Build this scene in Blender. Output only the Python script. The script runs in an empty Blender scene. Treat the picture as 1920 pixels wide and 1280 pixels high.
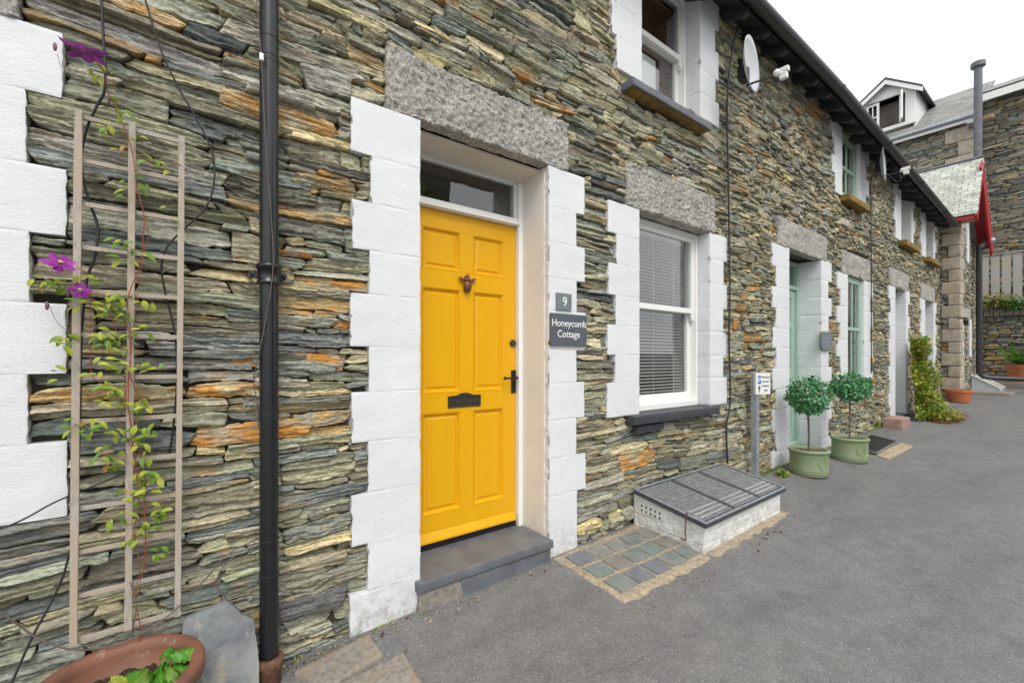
import bpy, bmesh, math, random
import numpy as np
from mathutils import Vector, Matrix

# ------------------------------------------------------------------ camera, sky, sun
D = 2.1            # camera to house front (front faces of the painted quoins lie in y = 0)
CZ = 1.25          # eye height above the foot of the wall at the yellow door
F = 840.0          # focal length in photo pixels (1920 wide)
TH = math.atan2(1100, F)
HY = 672.0
sc = bpy.context.scene
cam_d = bpy.data.cameras.new('camera'); cam = bpy.data.objects.new('camera', cam_d)
sc.collection.objects.link(cam)
cam.location = (0, -D, CZ); cam.rotation_euler = (math.pi/2, 0, TH - math.pi/2)
cam_d.sensor_width = 36; cam_d.lens = F/1920*36; cam_d.shift_y = (HY-640)/1920
cam_d.clip_start = 0.05; cam_d.clip_end = 2000
sc.camera = cam
sc.render.resolution_x = 1024; sc.render.resolution_y = 682

world = bpy.data.worlds.new('World'); sc.world = world; world.use_nodes = True
wn = world.node_tree.nodes; wl = world.node_tree.links; wn.clear()
SUN_EL, SUN_AZ = math.radians(52), math.radians(200)
sky = wn.new('ShaderNodeTexSky'); sky.sky_type = 'NISHITA'; sky.sun_disc = False
sky.sun_elevation = SUN_EL; sky.sun_rotation = SUN_AZ; sky.air_density = 1.0; sky.dust_density = 6.0
bw = wn.new('ShaderNodeRGBToBW'); wl.new(sky.outputs[0], bw.inputs[0])
# cloud deck: the sky's own luminance spread by soft cloud noise, barely coloured
tc = wn.new('ShaderNodeTexCoord'); ns = wn.new('ShaderNodeTexNoise'); ns.inputs['Scale'].default_value = 1.6
ns.inputs['Detail'].default_value = 4; wl.new(tc.outputs['Generated'], ns.inputs['Vector'])
rp = wn.new('ShaderNodeMapRange'); rp.inputs[1].default_value = .3; rp.inputs[2].default_value = .75
rp.inputs[3].default_value = .88; rp.inputs[4].default_value = 1.08; wl.new(ns.outputs[0], rp.inputs[0])
mu = wn.new('ShaderNodeMath'); mu.operation = 'MULTIPLY'; mu.inputs[1].default_value = 0.25; wl.new(bw.outputs[0], mu.inputs[0])
ad = wn.new('ShaderNodeMath'); ad.operation = 'ADD'; ad.inputs[1].default_value = 7.6; wl.new(mu.outputs[0], ad.inputs[0])
m2 = wn.new('ShaderNodeMath'); m2.operation = 'MULTIPLY'; wl.new(ad.outputs[0], m2.inputs[0]); wl.new(rp.outputs[0], m2.inputs[1])
cl = wn.new('ShaderNodeMix'); cl.data_type = 'RGBA'; cl.inputs[0].default_value = 0.06
cmb = wn.new('ShaderNodeCombineColor')
for i, k in enumerate((0.985, 1.0, 1.02)):
    q = wn.new('ShaderNodeMath'); q.operation = 'MULTIPLY'; q.inputs[1].default_value = k
    wl.new(m2.outputs[0], q.inputs[0]); wl.new(q.outputs[0], cmb.inputs[i])
wl.new(cmb.outputs[0], cl.inputs['A']); wl.new(sky.outputs[0], cl.inputs['B'])
bg = wn.new('ShaderNodeBackground'); bg.inputs[1].default_value = 0.12
wo = wn.new('ShaderNodeOutputWorld'); wl.new(cl.outputs['Result'], bg.inputs[0]); wl.new(bg.outputs[0], wo.inputs[0])

sl = bpy.data.lights.new('sun', 'SUN'); sl.energy = 1.1; sl.angle = math.radians(25); sl.color = (1, .96, .9)
so = bpy.data.objects.new('sun', sl); sc.collection.objects.link(so)
sdir = Vector((math.sin(SUN_AZ)*math.cos(SUN_EL), math.cos(SUN_AZ)*math.cos(SUN_EL), math.sin(SUN_EL)))
so.rotation_euler = sdir.to_track_quat('Z', 'Y').to_euler()
vs = sc.view_settings; vs.view_transform = 'Standard'; vs.look = 'None'; vs.exposure = 0.56; vs.gamma = 1
vs.use_curve_mapping = False

# ------------------------------------------------------------------ pixel -> place on a known plane
CT, ST = math.cos(TH), math.sin(TH)
def ray(px, py):
    u = px-960
    return (F*CT+u*ST, F*ST-u*CT, HY-py)
def aty(px, py, Y=0.0):
    r = ray(px, py); t = (D+Y)/r[1]; return Vector((r[0]*t, Y, CZ+r[2]*t))
def atx(px, py, X):
    r = ray(px, py); t = X/r[0]; return Vector((X, -D+r[1]*t, CZ+r[2]*t))
def atz(px, py, Z):
    r = ray(px, py); t = (Z-CZ)/r[2]; return Vector((r[0]*t, -D+r[1]*t, Z))
def wx(px, Y=0.0): return aty(px, 672, Y).x
def wz(px, py, Y=0.0): return aty(px, py, Y).z

def ground_z(x, y):
    x = np.asarray(x, float); y = np.asarray(y, float)
    a = np.where(x < 10.5, -.057+.027*x, .2265+.05*(x-10.5))
    a = np.where(x > 18, .6015+.02*(x-18), a); a = np.clip(a, -.4, 3.0)
    d = np.clip(-y, 0, None)
    fall = .075*np.minimum(d, .8) + .035*np.clip(d-.8, 0, 2.2)
    return a - fall*np.clip(1-(x-8)/8, .25, 1)

# ------------------------------------------------------------------ numpy noise
def _h(i, j, s):
    i = i.astype(np.int64); j = j.astype(np.int64)
    h = (i*374761393 + j*668265263 + s*982451653) & 0xffffffff
    h = ((h ^ (h >> 13))*1274126177) & 0xffffffff
    return (h ^ (h >> 16)) & 0xffffffff
def noise(x, y, s=0):
    x = np.asarray(x, float); y = np.asarray(y, float); x, y = np.broadcast_arrays(x, y)
    xi = np.floor(x); yi = np.floor(y); fx = x-xi; fy = y-yi
    def g(a, b):
        an = _h(xi+a, yi+b, s)/4294967296.0*6.2831853
        return np.cos(an)*(fx-a)+np.sin(an)*(fy-b)
    u = fx*fx*fx*(fx*(fx*6-15)+10); v = fy*fy*fy*(fy*(fy*6-15)+10)
    n0 = g(0, 0)*(1-u)+g(1, 0)*u; n1 = g(0, 1)*(1-u)+g(1, 1)*u
    return (n0*(1-v)+n1*v)*1.5
def fbm(x, y, s=0, o=4, r=.5):
    t = 0; a = 1; k = 1
    for i in range(o):
        t = t+a*noise(np.asarray(x)*k, np.asarray(y)*k, s+i*17); a *= r; k *= 2.03
    return t

# ------------------------------------------------------------------ object helpers
C = sc.collection
def tag(o, label=None, cat=None, group=None, kind=None):
    if label: o['label'] = label
    if cat: o['category'] = cat
    if group: o['group'] = group
    if kind: o['kind'] = kind
    return o
def thing(name, label, cat, loc=(0, 0, 0), group=None):
    o = bpy.data.objects.new(name, None); C.objects.link(o); o.location = loc; o.empty_display_size = .1
    return tag(o, label, cat, group)
def rootloc(p):
    v = Vector((0, 0, 0))
    while p is not None: v = v+Vector(p.location); p = p.parent
    return v
def link(name, me, parent=None, bevel=0, smooth=False, seg=2):
    o = bpy.data.objects.new(name, me); C.objects.link(o)
    if parent is not None: o.parent = parent
    if bevel:
        b = o.modifiers.new('bevel', 'BEVEL'); b.width = bevel; b.segments = seg; b.limit_method = 'ANGLE'
        b.angle_limit = math.radians(35); b.harden_normals = False
    if smooth:
        me.polygons.foreach_set('use_smooth', [True]*len(me.polygons))
    return o
def npmesh(name, V, FQ, mats, parent=None, col=None, smooth=False, midx=None):
    """V (n,3) world coordinates, FQ (m,4) quads"""
    V = np.asarray(V, np.float32); FQ = np.asarray(FQ, np.int32)
    rl = rootloc(parent) if parent is not None else Vector((0, 0, 0))
    V = V-np.array(rl[:], np.float32)
    me = bpy.data.meshes.new(name)
    me.vertices.add(len(V)); me.vertices.foreach_set('co', V.ravel())
    n = FQ.shape[1]
    me.loops.add(FQ.size); me.loops.foreach_set('vertex_index', FQ.ravel())
    me.polygons.add(len(FQ)); me.polygons.foreach_set('loop_start', np.arange(0, FQ.size, n, dtype=np.int32))
    if midx is not None: me.polygons.foreach_set('material_index', np.asarray(midx, np.int32))
    for m in (mats if isinstance(mats, (list, tuple)) else [mats]): me.materials.append(m)
    me.update(calc_edges=True); me.validate()
    if col is not None:
        a = me.color_attributes.new('Col', 'FLOAT_COLOR', 'POINT')
        c = np.ones((len(V), 4), np.float32); c[:, :3] = col; a.data.foreach_set('color', c.ravel())
    return link(name, me, parent, smooth=smooth)

class MB:
    def __init__(s): s.v = []; s.f = []; s.m = []
    def add(s, vs, fs, mi=0):
        b = len(s.v); s.v += [tuple(v) for v in vs]; s.f += [tuple(b+i for i in f) for f in fs]; s.m += [mi]*len(fs); return s
    def box(s, x0, x1, y0, y1, z0, z1, mi=0, mat=None):
        vs = [Vector((x, y, z)) for x in (x0, x1) for y in (y0, y1) for z in (z0, z1)]
        if mat is not None: vs = [mat @ v for v in vs]
        return s.add(vs, [(0, 1, 3, 2), (4, 6, 7, 5), (0, 4, 5, 1), (2, 3, 7, 6), (0, 2, 6, 4), (1, 5, 7, 3)], mi)
    def prism(s, poly, y0, y1, mi=0, axis='y'):
        n = len(poly)
        if axis == 'y': vs = [(a, y0, b) for a, b in poly]+[(a, y1, b) for a, b in poly]
        elif axis == 'x': vs = [(y0, a, b) for a, b in poly]+[(y1, a, b) for a, b in poly]
        else: vs = [(a, b, y0) for a, b in poly]+[(a, b, y1) for a, b in poly]
        fs = [tuple(range(n)), tuple(range(2*n-1, n-1, -1))]+[(i, (i+1) % n+0, (i+1) % n+n, i+n) for i in range(n)]
        return s.add(vs, fs, mi)
    def tube(s, pts, r, n=8, mi=0, caps=True):
        pts = [Vector(p) for p in pts]; k = len(pts)
        rs = r if isinstance(r, (list, tuple)) else [r]*k
        b = len(s.v); prev = None
        for i, p in enumerate(pts):
            t = (pts[min(i+1, k-1)]-pts[max(i-1, 0)]).normalized()
            if prev is None: a = t.orthogonal().normalized()
            else: a = (prev-t*prev.dot(t)).normalized()
            prev = a; c = t.cross(a)
            for j in range(n):
                an = 2*math.pi*j/n; s.v.append(tuple(p+(a*math.cos(an)+c*math.sin(an))*rs[i]))
        for i in range(k-1):
            for j in range(n):
                s.f.append((b+i*n+j, b+i*n+(j+1) % n, b+(i+1)*n+(j+1) % n, b+(i+1)*n+j)); s.m.append(mi)
        if caps:
            s.f.append(tuple(b+j for j in range(n-1, -1, -1))); s.f.append(tuple(b+(k-1)*n+j for j in range(n))); s.m += [mi, mi]
        return s
    def lathe(s, prof, c, n=32, mi=0):
        b = len(s.v); k = len(prof)
        for r, z in prof:
            for j in range(n):
                an = 2*math.pi*j/n; s.v.append((c[0]+r*math.cos(an), c[1]+r*math.sin(an), c[2]+z))
        for i in range(k-1):
            for j in range(n):
                s.f.append((b+i*n+j, b+i*n+(j+1) % n, b+(i+1)*n+(j+1) % n, b+(i+1)*n+j)); s.m.append(mi)
        return s
    def ball(s, c, r, sc_=(1, 1, 1), n=12, mi=0, mat=None):
        b = len(s.v)
        for i in range(n+1):
            a = math.pi*i/n
            for j in range(2*n):
                q = math.pi*j/n; v = Vector((math.sin(a)*math.cos(q)*r*sc_[0], math.sin(a)*math.sin(q)*r*sc_[1], math.cos(a)*r*sc_[2]))
                if mat is not None: v = mat @ v
                s.v.append((c[0]+v.x, c[1]+v.y, c[2]+v.z))
        for i in range(n):
            for j in range(2*n):
                s.f.append((b+i*2*n+j, b+(i+1)*2*n+j, b+(i+1)*2*n+(j+1) % (2*n), b+i*2*n+(j+1) % (2*n))); s.m.append(mi)
        return s
    def leaf(s, p, d, up, L, W, mi=0, fold=.25, droop=.2):
        d = d.normalized(); r = d.cross(up)
        if r.length < 1e-4: r = d.orthogonal()
        r.normalize(); u = r.cross(d)
        pr = ((0, .03), (.3, .42), (.6, .5), (.85, .28), (1, 0.02))
        b = len(s.v)
        for t, w in pr:
            c = p+d*(t*L)-u*(droop*L*t*t)
            s.v += [tuple(c-r*(w*W)+u*(fold*w*W)), tuple(c), tuple(c+r*(w*W)+u*(fold*w*W))]
        for i in range(4):
            a = b+i*3
            s.f += [(a, a+1, a+4, a+3), (a+1, a+2, a+5, a+4)]; s.m += [mi, mi]
        return s
    def build(s, name, mats, parent=None, bevel=0, smooth=False, seg=2):
        me = bpy.data.meshes.new(name); rl = rootloc(parent) if parent is not None else Vector((0, 0, 0))
        me.from_pydata([(v[0]-rl.x, v[1]-rl.y, v[2]-rl.z) for v in s.v], [], s.f)
        for m in (mats if isinstance(mats, (list, tuple)) else [mats]): me.materials.append(m)
        me.polygons.foreach_set('material_index', s.m)
        bm = bmesh.new(); bm.from_mesh(me); bmesh.ops.recalc_face_normals(bm, faces=bm.faces); bm.to_mesh(me); bm.free()
        me.update()
        return link(name, me, parent, bevel, smooth, seg)

def smooth_path(pts, k=6):
    P = [Vector(p) for p in pts]; P = [P[0]*2-P[1]]+P+[P[-1]*2-P[-2]]; out = []
    for i in range(1, len(P)-2):
        for j in range(k):
            t = j/k; a, b, c, d = P[i-1:i+3]
            out.append(.5*((2*b)+(c-a)*t+(2*a-5*b+4*c-d)*t*t+(3*b-3*c+d-a)*t**3))
    out.append(P[-2]); return out

def rbox(name, x0, x1, y0, y1, z0, z1, mats, parent=None, cell=.02, amp=.002, fr=12, rad=.004, seed=0, edge=0.0, edgez=1.0, disp=None, mi=None, flat=False, xf=None):
    """a block with rounded arrises and an uneven, hand-worked surface, every face a grid"""
    def ax(a, b):
        r = min(rad, (b-a)*.3); n = max(1, int(round((b-a-2*r)/cell))); return np.concatenate([[a, a+r*.35], np.linspace(a+r, b-r, n+1), [b-r*.35, b]])
    A = [ax(x0, x1), ax(y0, y1), ax(z0, z1)]
    lo = np.array([x0, y0, z0]); hi = np.array([x1, y1, z1]); rr = np.minimum(rad, (hi-lo)*.3)
    VV = []; FF = []; base = 0
    for axn in range(3):
        i, j = [(1, 2), (2, 0), (0, 1)][axn]
        for side in (0, 1):
            g1, g2 = np.meshgrid(A[i], A[j], indexing='ij'); P = np.zeros(g1.shape+(3,))
            P[..., i] = g1; P[..., j] = g2; P[..., axn] = A[axn][-1] if side else A[axn][0]
            n, m = g1.shape; idx = np.arange(n*m).reshape(n, m)+base
            q = np.stack([idx[:-1, :-1], idx[1:, :-1], idx[1:, 1:], idx[:-1, 1:]], -1).reshape(-1, 4)
            if not side: q = q[:, ::-1]
            VV.append(P.reshape(-1, 3)); FF.append(q); base += n*m
    V = np.concatenate(VV); FQ = np.concatenate(FF)
    q = np.clip(V, lo+rr, hi-rr); dv = V-q; L = np.linalg.norm(dv, axis=1, keepdims=True); nd = dv/np.maximum(L, 1e-9)
    V = q+nd*rr
    s = seed*13.7
    a1 = fbm(V[:, 0]*fr+s, V[:, 2]*fr+V[:, 1]*fr*.7, 3)*amp
    V = V+nd*a1[:, None]*(np.array([1, 1, 0]) if edgez == 0 else 1)
    if edge:
        V[:, 0] += edge*fbm(V[:, 2]*22+s, V[:, 1]*9+np.round(V[:, 0]*3), 9, 3)
        V[:, 2] += edgez*edge*fbm(V[:, 0]*22+s, V[:, 1]*9+np.round(V[:, 2]*3), 19, 3)
    if disp is not None: V = disp(V, nd)
    if xf is not None: V = xf(V)
    return npmesh(name, V, FQ, mats, parent, smooth=not flat)

def join_np(parts):
    V = []; Q = []; b = 0
    for v, q in parts: V.append(v); Q.append(q+b); b += len(v)
    return np.concatenate(V), np.concatenate(Q)
def text_obj(name, s, size, origin, xdir, mat, parent, depth=.001, align='CENTER', squash=1.0, serif=False):
    cu = bpy.data.curves.new(name, 'FONT'); cu.body = s; cu.size = size; cu.extrude = depth; cu.align_x = align
    cu.offset = 0.0; cu.resolution_u = 3
    t = bpy.data.objects.new(name+'_tmp', cu); C.objects.link(t)
    dg = bpy.context.evaluated_depsgraph_get(); me = bpy.data.meshes.new_from_object(t.evaluated_get(dg))
    C.objects.unlink(t); bpy.data.objects.remove(t)
    X = Vector(xdir).normalized(); Zv = Vector((0, 0, 1)); N = X.cross(Zv)
    rl = rootloc(parent); o = Vector(origin)-rl
    for v in me.vertices:
        p = o+X*(v.co.x*squash)+Zv*v.co.y+N*v.co.z; v.co = p
    me.materials.clear(); me.materials.append(mat)
    return link(name, me, parent)

# ------------------------------------------------------------------ materials
def mat(name):
    m = bpy.data.materials.new(name); m.use_nodes = True; nt = m.node_tree
    b = nt.nodes['Principled BSDF']; return m, nt, b
def nnode(nt, t, **kw):
    n = nt.nodes.new(t)
    for k, v in kw.items():
        if k in n.inputs: n.inputs[k].default_value = v
        else: setattr(n, k, v)
    return n
def coords(nt, scale=(1, 1, 1)):
    t = nt.nodes.new('ShaderNodeTexCoord'); m = nt.nodes.new('ShaderNodeMapping'); m.inputs['Scale'].default_value = scale
    g = nt.nodes.new('ShaderNodeNewGeometry'); nt.links.new(g.outputs['Position'], m.inputs[0]); return m.outputs[0]
def ramp(nt, fac, stops):
    r = nt.nodes.new('ShaderNodeValToRGB'); el = r.color_ramp.elements
    while len(el) < len(stops): el.new(.5)
    for e, (p, c) in zip(el, stops): e.position = p; e.color = tuple(c)+(1,) if len(c) == 3 else c
    nt.links.new(fac, r.inputs[0]); return r.outputs[0]
def mix(nt, fac, a, b, mode='MIX'):
    n = nt.nodes.new('ShaderNodeMix'); n.data_type = 'RGBA'; n.blend_type = mode
    for k, v in (('Factor', fac), ('A', a), ('B', b)):
        s = n.inputs[0] if k == 'Factor' else n.inputs[k]
        if hasattr(v, 'links'): nt.links.new(v, s)
        else: s.default_value = v if not isinstance(v, tuple) else (v+(1,) if len(v) == 3 else v)
    return n.outputs['Result']
def bump(nt, b, h, strength=.3, dist=.002):
    n = nt.nodes.new('ShaderNodeBump'); n.inputs['Strength'].default_value = strength; n.inputs['Distance'].default_value = dist
    nt.links.new(h, n.inputs['Height']); nt.links.new(n.outputs[0], b.inputs['Normal'])
def tex(nt, v, scale, detail=4, rough=.55, dist=0):
    n = nnode(nt, 'ShaderNodeTexNoise', Scale=scale, Detail=detail, Roughness=rough, Distortion=dist); nt.links.new(v, n.inputs['Vector']); return n.outputs[0]
def simple(name, c, rough=.5, var=.12, sc_=20, bs=.0, bscale=60, metallic=0, spec=.5, dirt=None, dscale=3, stretch=(1, 1, 1)):
    m, nt, b = mat(name); v = coords(nt, stretch)
    n = tex(nt, v, sc_, 5)
    lo = tuple(x*(1-var) for x in c); hi = tuple(min(1, x*(1+var)) for x in c)
    col = ramp(nt, n, [(.3, lo), (.7, hi)])
    if dirt:
        dn = tex(nt, v, dscale, 6, .7); fac = ramp(nt, dn, [(dirt[1], (0, 0, 0)), (dirt[2], (1, 1, 1))])
        col = mix(nt, fac, col, dirt[0])
    nt.links.new(col, b.inputs['Base Color']); b.inputs['Roughness'].default_value = rough; b.inputs['Metallic'].default_value = metallic
    b.inputs['Specular IOR Level'].default_value = spec
    if bs: bump(nt, b, tex(nt, v, bscale, 4), bs)
    return m

def stone_mat(name='slate_walling'):
    m, nt, b = mat(name)
    at = nnode(nt, 'ShaderNodeAttribute'); at.attribute_name = 'Col'
    v = coords(nt, (1, 1, 5)); v1 = coords(nt)
    n1 = tex(nt, v, 14, 8, .62, .4); n2 = tex(nt, v1, 120, 5, .7); n3 = tex(nt, v, 55, 5, .65)
    c = mix(nt, 1.0, at.outputs['Color'], ramp(nt, n1, [(.28, (.62, .62, .60)), (.5, (1, 1, 1)), (.72, (1.42, 1.40, 1.34))]), 'MULTIPLY')
    c = mix(nt, 1.0, c, ramp(nt, n3, [(.36, (.58, .59, .60)), (.5, (1, 1, 1)), (.66, (1.34, 1.33, 1.30))]), 'MULTIPLY')
    c = mix(nt, 1.0, c, ramp(nt, n2, [(.3, (.82, .82, .82)), (.7, (1.18, 1.18, 1.18))]), 'MULTIPLY')
    # pale lichen blooms
    lich = ramp(nt, tex(nt, v1, 38, 6, .75), [(.66, (0, 0, 0)), (.72, (1, 1, 1))])
    c = mix(nt, lich, c, mix(nt, .5, c, (.42, .43, .38)))
    nt.links.new(c, b.inputs['Base Color']); b.inputs['Roughness'].default_value = .72; b.inputs['Specular IOR Level'].default_value = .35
    a = nnode(nt, 'ShaderNodeMath', operation='ADD'); nt.links.new(n3, a.inputs[0]); nt.links.new(n2, a.inputs[1])
    bump(nt, b, a.outputs[0], .75, .004)
    return m

def render_mat(name, c, dirtc=(.36, .35, .33), d0=.62, d1=.8, speck=True):
    m, nt, b = mat(name); v = coords(nt)
    n = tex(nt, v, 2.4, 5, .6); col = ramp(nt, n, [(.3, tuple(x*.9 for x in c)), (.7, c)])
    dn = tex(nt, v, 5.5, 9, .78); col = mix(nt, ramp(nt, dn, [(d0, (0, 0, 0)), (d1, (1, 1, 1))]), col, dirtc)
    if speck:
        sn = tex(nt, v, 70, 3, .7); sm = tex(nt, v, 1.7, 3)
        f = nnode(nt, 'ShaderNodeMath', operation='MULTIPLY'); nt.links.new(ramp(nt, sn, [(.63, (0, 0, 0)), (.7, (1, 1, 1))]), f.inputs[0]); nt.links.new(ramp(nt, sm, [(.52, (0, 0, 0)), (.7, (1, 1, 1))]), f.inputs[1])
        col = mix(nt, f.outputs[0], col, dirtc)
    sx = nnode(nt, 'ShaderNodeSeparateXYZ'); nt.links.new(v, sx.inputs[0])
    up = nnode(nt, 'ShaderNodeMath', operation='MULTIPLY_ADD'); up.inputs[1].default_value = -3.2; up.inputs[2].default_value = .78; nt.links.new(sx.outputs['Z'], up.inputs[0])
    up2 = nnode(nt, 'ShaderNodeMath', operation='MULTIPLY', use_clamp=True); up2.inputs[1].default_value = 1.0; nt.links.new(up.outputs[0], up2.inputs[0])
    gm = nnode(nt, 'ShaderNodeMath', operation='MULTIPLY'); nt.links.new(up2.outputs[0], gm.inputs[0]); nt.links.new(ramp(nt, tex(nt, v, 16, 7, .75), [(.44, (0, 0, 0)), (.62, (1, 1, 1))]), gm.inputs[1])
    col = mix(nt, gm.outputs[0], col, (.34, .32, .28))
    nt.links.new(col, b.inputs['Base Color']); b.inputs['Roughness'].default_value = .62
    vb = coords(nt, (1, 1, 2.2)); a = nnode(nt, 'ShaderNodeMath', operation='ADD'); nt.links.new(tex(nt, vb, 45, 6, .6), a.inputs[0]); nt.links.new(tex(nt, v, 160, 3, .6), a.inputs[1])
    bump(nt, b, a.outputs[0], .55, .003)
    return m

def granite_mat():
    m, nt, b = mat('rough_granite'); v = coords(nt)
    vo = nnode(nt, 'ShaderNodeTexVoronoi', Scale=130.0); nt.links.new(v, vo.inputs['Vector'])
    c1 = ramp(nt, vo.outputs['Color'], [(.0, (.13, .125, .12)), (.25, (.31, .30, .28)), (.5, (.41, .40, .375)), (.75, (.51, .495, .465)), (1, (.66, .63, .60))])
    n = tex(nt, v, 30, 6, .7); c = mix(nt, 1.0, c1, ramp(nt, n, [(.3, (.82, .82, .80)), (.7, (1.16, 1.16, 1.14))]), 'MULTIPLY')
    g = tex(nt, v, 5, 4); c = mix(nt, 1.0, c, ramp(nt, g, [(.35, (.8, .82, .8)), (.65, (1.1, 1.07, 1.05))]), 'MULTIPLY')
    nt.links.new(c, b.inputs['Base Color']); b.inputs['Roughness'].default_value = .8
    bump(nt, b, tex(nt, v, 150, 5, .7), 1.0, .006)
    return m

def asphalt_mat():
    m, nt, b = mat('asphalt'); v = coords(nt)
    vo = nnode(nt, 'ShaderNodeTexVoronoi', Scale=190.0); nt.links.new(v, vo.inputs['Vector'])
    agg = ramp(nt, vo.outputs['Color'], [(0, (.115, .115, .114)), (.5, (.16, .159, .155)), (.85, (.205, .203, .198)), (1, (.36, .35, .34))])
    big = tex(nt, coords(nt, (.55, 1.5, 1)), 1.3, 7, .66, .6); c = mix(nt, 1.0, agg, ramp(nt, big, [(.30, (.80, .80, .81)), (.5, (1, 1, 1)), (.7, (1.18, 1.18, 1.16))]), 'MULTIPLY')
    stn = ramp(nt, tex(nt, v, 2.7, 5, .7), [(.60, (1, 1, 1)), (.70, (.90, .89, .88))]); c = mix(nt, 1.0, c, stn, 'MULTIPLY')
    cr = nnode(nt, 'ShaderNodeTexVoronoi', Scale=.85, feature='DISTANCE_TO_EDGE'); wv = nnode(nt, 'ShaderNodeMix'); wv.data_type = 'VECTOR'; wv.inputs[0].default_value = .12; nt.links.new(v, wv.inputs['A']); nz = nnode(nt, 'ShaderNodeTexNoise', Scale=5.0, Detail=6.0); nt.links.new(v, nz.inputs['Vector']); nt.links.new(nz.outputs['Color'], wv.inputs['B']); nt.links.new(wv.outputs['Result'] if not hasattr(wv.outputs[1], 'x') else wv.outputs[1], cr.inputs['Vector'])
    crk = nnode(nt, 'ShaderNodeMath', operation='LESS_THAN'); crk.inputs[1].default_value = .0016; nt.links.new(cr.outputs['Distance'], crk.inputs[0]); cm_ = nnode(nt, 'ShaderNodeMath', operation='MULTIPLY'); nt.links.new(crk.outputs[0], cm_.inputs[0]); nt.links.new(ramp(nt, tex(nt, v, .8, 3), [(.52, (0, 0, 0)), (.56, (1, 1, 1))]), cm_.inputs[1]); c = mix(nt, cm_.outputs[0], c, (.10, .10, .098))
    mid = tex(nt, v, 9, 6, .7); c = mix(nt, 1.0, c, ramp(nt, mid, [(.3, (.82, .82, .82)), (.7, (1.15, 1.15, 1.15))]), 'MULTIPLY')
    # trodden grit: pale chips of two sizes
    for s_, th, cc in ((17, .045, (.55, .54, .50)), (5.5, .022, (.5, .49, .46))):
        w = nnode(nt, 'ShaderNodeTexVoronoi', Scale=float(s_)); nt.links.new(v, w.inputs['Vector'])
        lt = nnode(nt, 'ShaderNodeMath', operation='LESS_THAN'); lt.inputs[1].default_value = th*(1.0); nt.links.new(w.outputs['Distance'], lt.inputs[0])
        sep = nnode(nt, 'ShaderNodeSeparateColor'); nt.links.new(w.outputs['Color'], sep.inputs[0])
        g = nnode(nt, 'ShaderNodeMath', operation='GREATER_THAN'); g.inputs[1].default_value = .62; nt.links.new(sep.outputs[0], g.inputs[0])
        mm = nnode(nt, 'ShaderNodeMath', operation='MULTIPLY'); nt.links.new(lt.outputs[0], mm.inputs[0]); nt.links.new(g.outputs[0], mm.inputs[1])
        c = mix(nt, mm.outputs[0], c, cc)
    nt.links.new(c, b.inputs['Base Color']); b.inputs['Roughness'].default_value = .78; b.inputs['Specular IOR Level'].default_value = .4
    bump(nt, b, vo.outputs['Distance'], .55, .004)
    return m

def glass_mat():
    m, nt, b = mat('window_glass'); nt.nodes.remove(b)
    out = nt.nodes['Material Output']; tr = nnode(nt, 'ShaderNodeBsdfTransparent'); tr.inputs[0].default_value = (.93, .95, .94, 1)
    gl = nnode(nt, 'ShaderNodeBsdfGlossy', Roughness=0.0); lw = nnode(nt, 'ShaderNodeLayerWeight', Blend=.5); pw_ = nnode(nt, 'ShaderNodeMath', operation='POWER'); pw_.inputs[1].default_value = 3.2; nt.links.new(lw.outputs['Facing'], pw_.inputs[0]); fr = nnode(nt, 'ShaderNodeMath', operation='MULTIPLY_ADD'); fr.inputs[1].default_value = .8; fr.inputs[2].default_value = .075; nt.links.new(pw_.outputs[0], fr.inputs[0])
    bu = nnode(nt, 'ShaderNodeBump', Strength=.12, Distance=.004); v = coords(nt); nt.links.new(tex(nt, v, 3.2, 2), bu.inputs['Height']); nt.links.new(bu.outputs[0], gl.inputs['Normal'])
    mx = nnode(nt, 'ShaderNodeMixShader'); nt.links.new(fr.outputs[0], mx.inputs[0]); nt.links.new(tr.outputs[0], mx.inputs[1]); nt.links.new(gl.outputs[0], mx.inputs[2]); nt.links.new(mx.outputs[0], out.inputs[0])
    return m

def wood_mat(name, c, gray=.5):
    m, nt, b = mat(name); v = coords(nt, (9, 9, 1)); n = tex(nt, v, 22, 6, .65)
    col = ramp(nt, n, [(.25, tuple(x*.55 for x in c)), (.5, c), (.75, tuple(x*1.35 for x in c))])
    t = tex(nt, coords(nt), 3.2, 3); col = mix(nt, ramp(nt, t, [(.45, (0, 0, 0)), (.62, (1, 1, 1))]), col, (c[0]*1.06, c[1]*.95, c[2]*.84))
    nt.links.new(col, b.inputs['Base Color']); b.inputs['Roughness'].default_value = .8; bump(nt, b, n, .5, .002); return m

def leaf_mat(name, c, c2=None, trans=.25):
    m, nt, b = mat(name); v = coords(nt); n = tex(nt, v, 25, 3)
    c2 = c2 or tuple(x*1.5 for x in c)
    col = ramp(nt, n, [(.3, tuple(x*.7 for x in c)), (.7, c2)]); nt.links.new(col, b.inputs['Base Color'])
    b.inputs['Roughness'].default_value = .42
    t = nnode(nt, 'ShaderNodeBsdfTranslucent'); nt.links.new(col, t.inputs[0]); mx = nnode(nt, 'ShaderNodeMixShader'); mx.inputs[0].default_value = trans
    out = nt.nodes['Material Output']; nt.links.new(b.outputs[0], mx.inputs[1]); nt.links.new(t.outputs[0], mx.inputs[2]); nt.links.new(mx.outputs[0], out.inputs[0])
    return m

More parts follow.
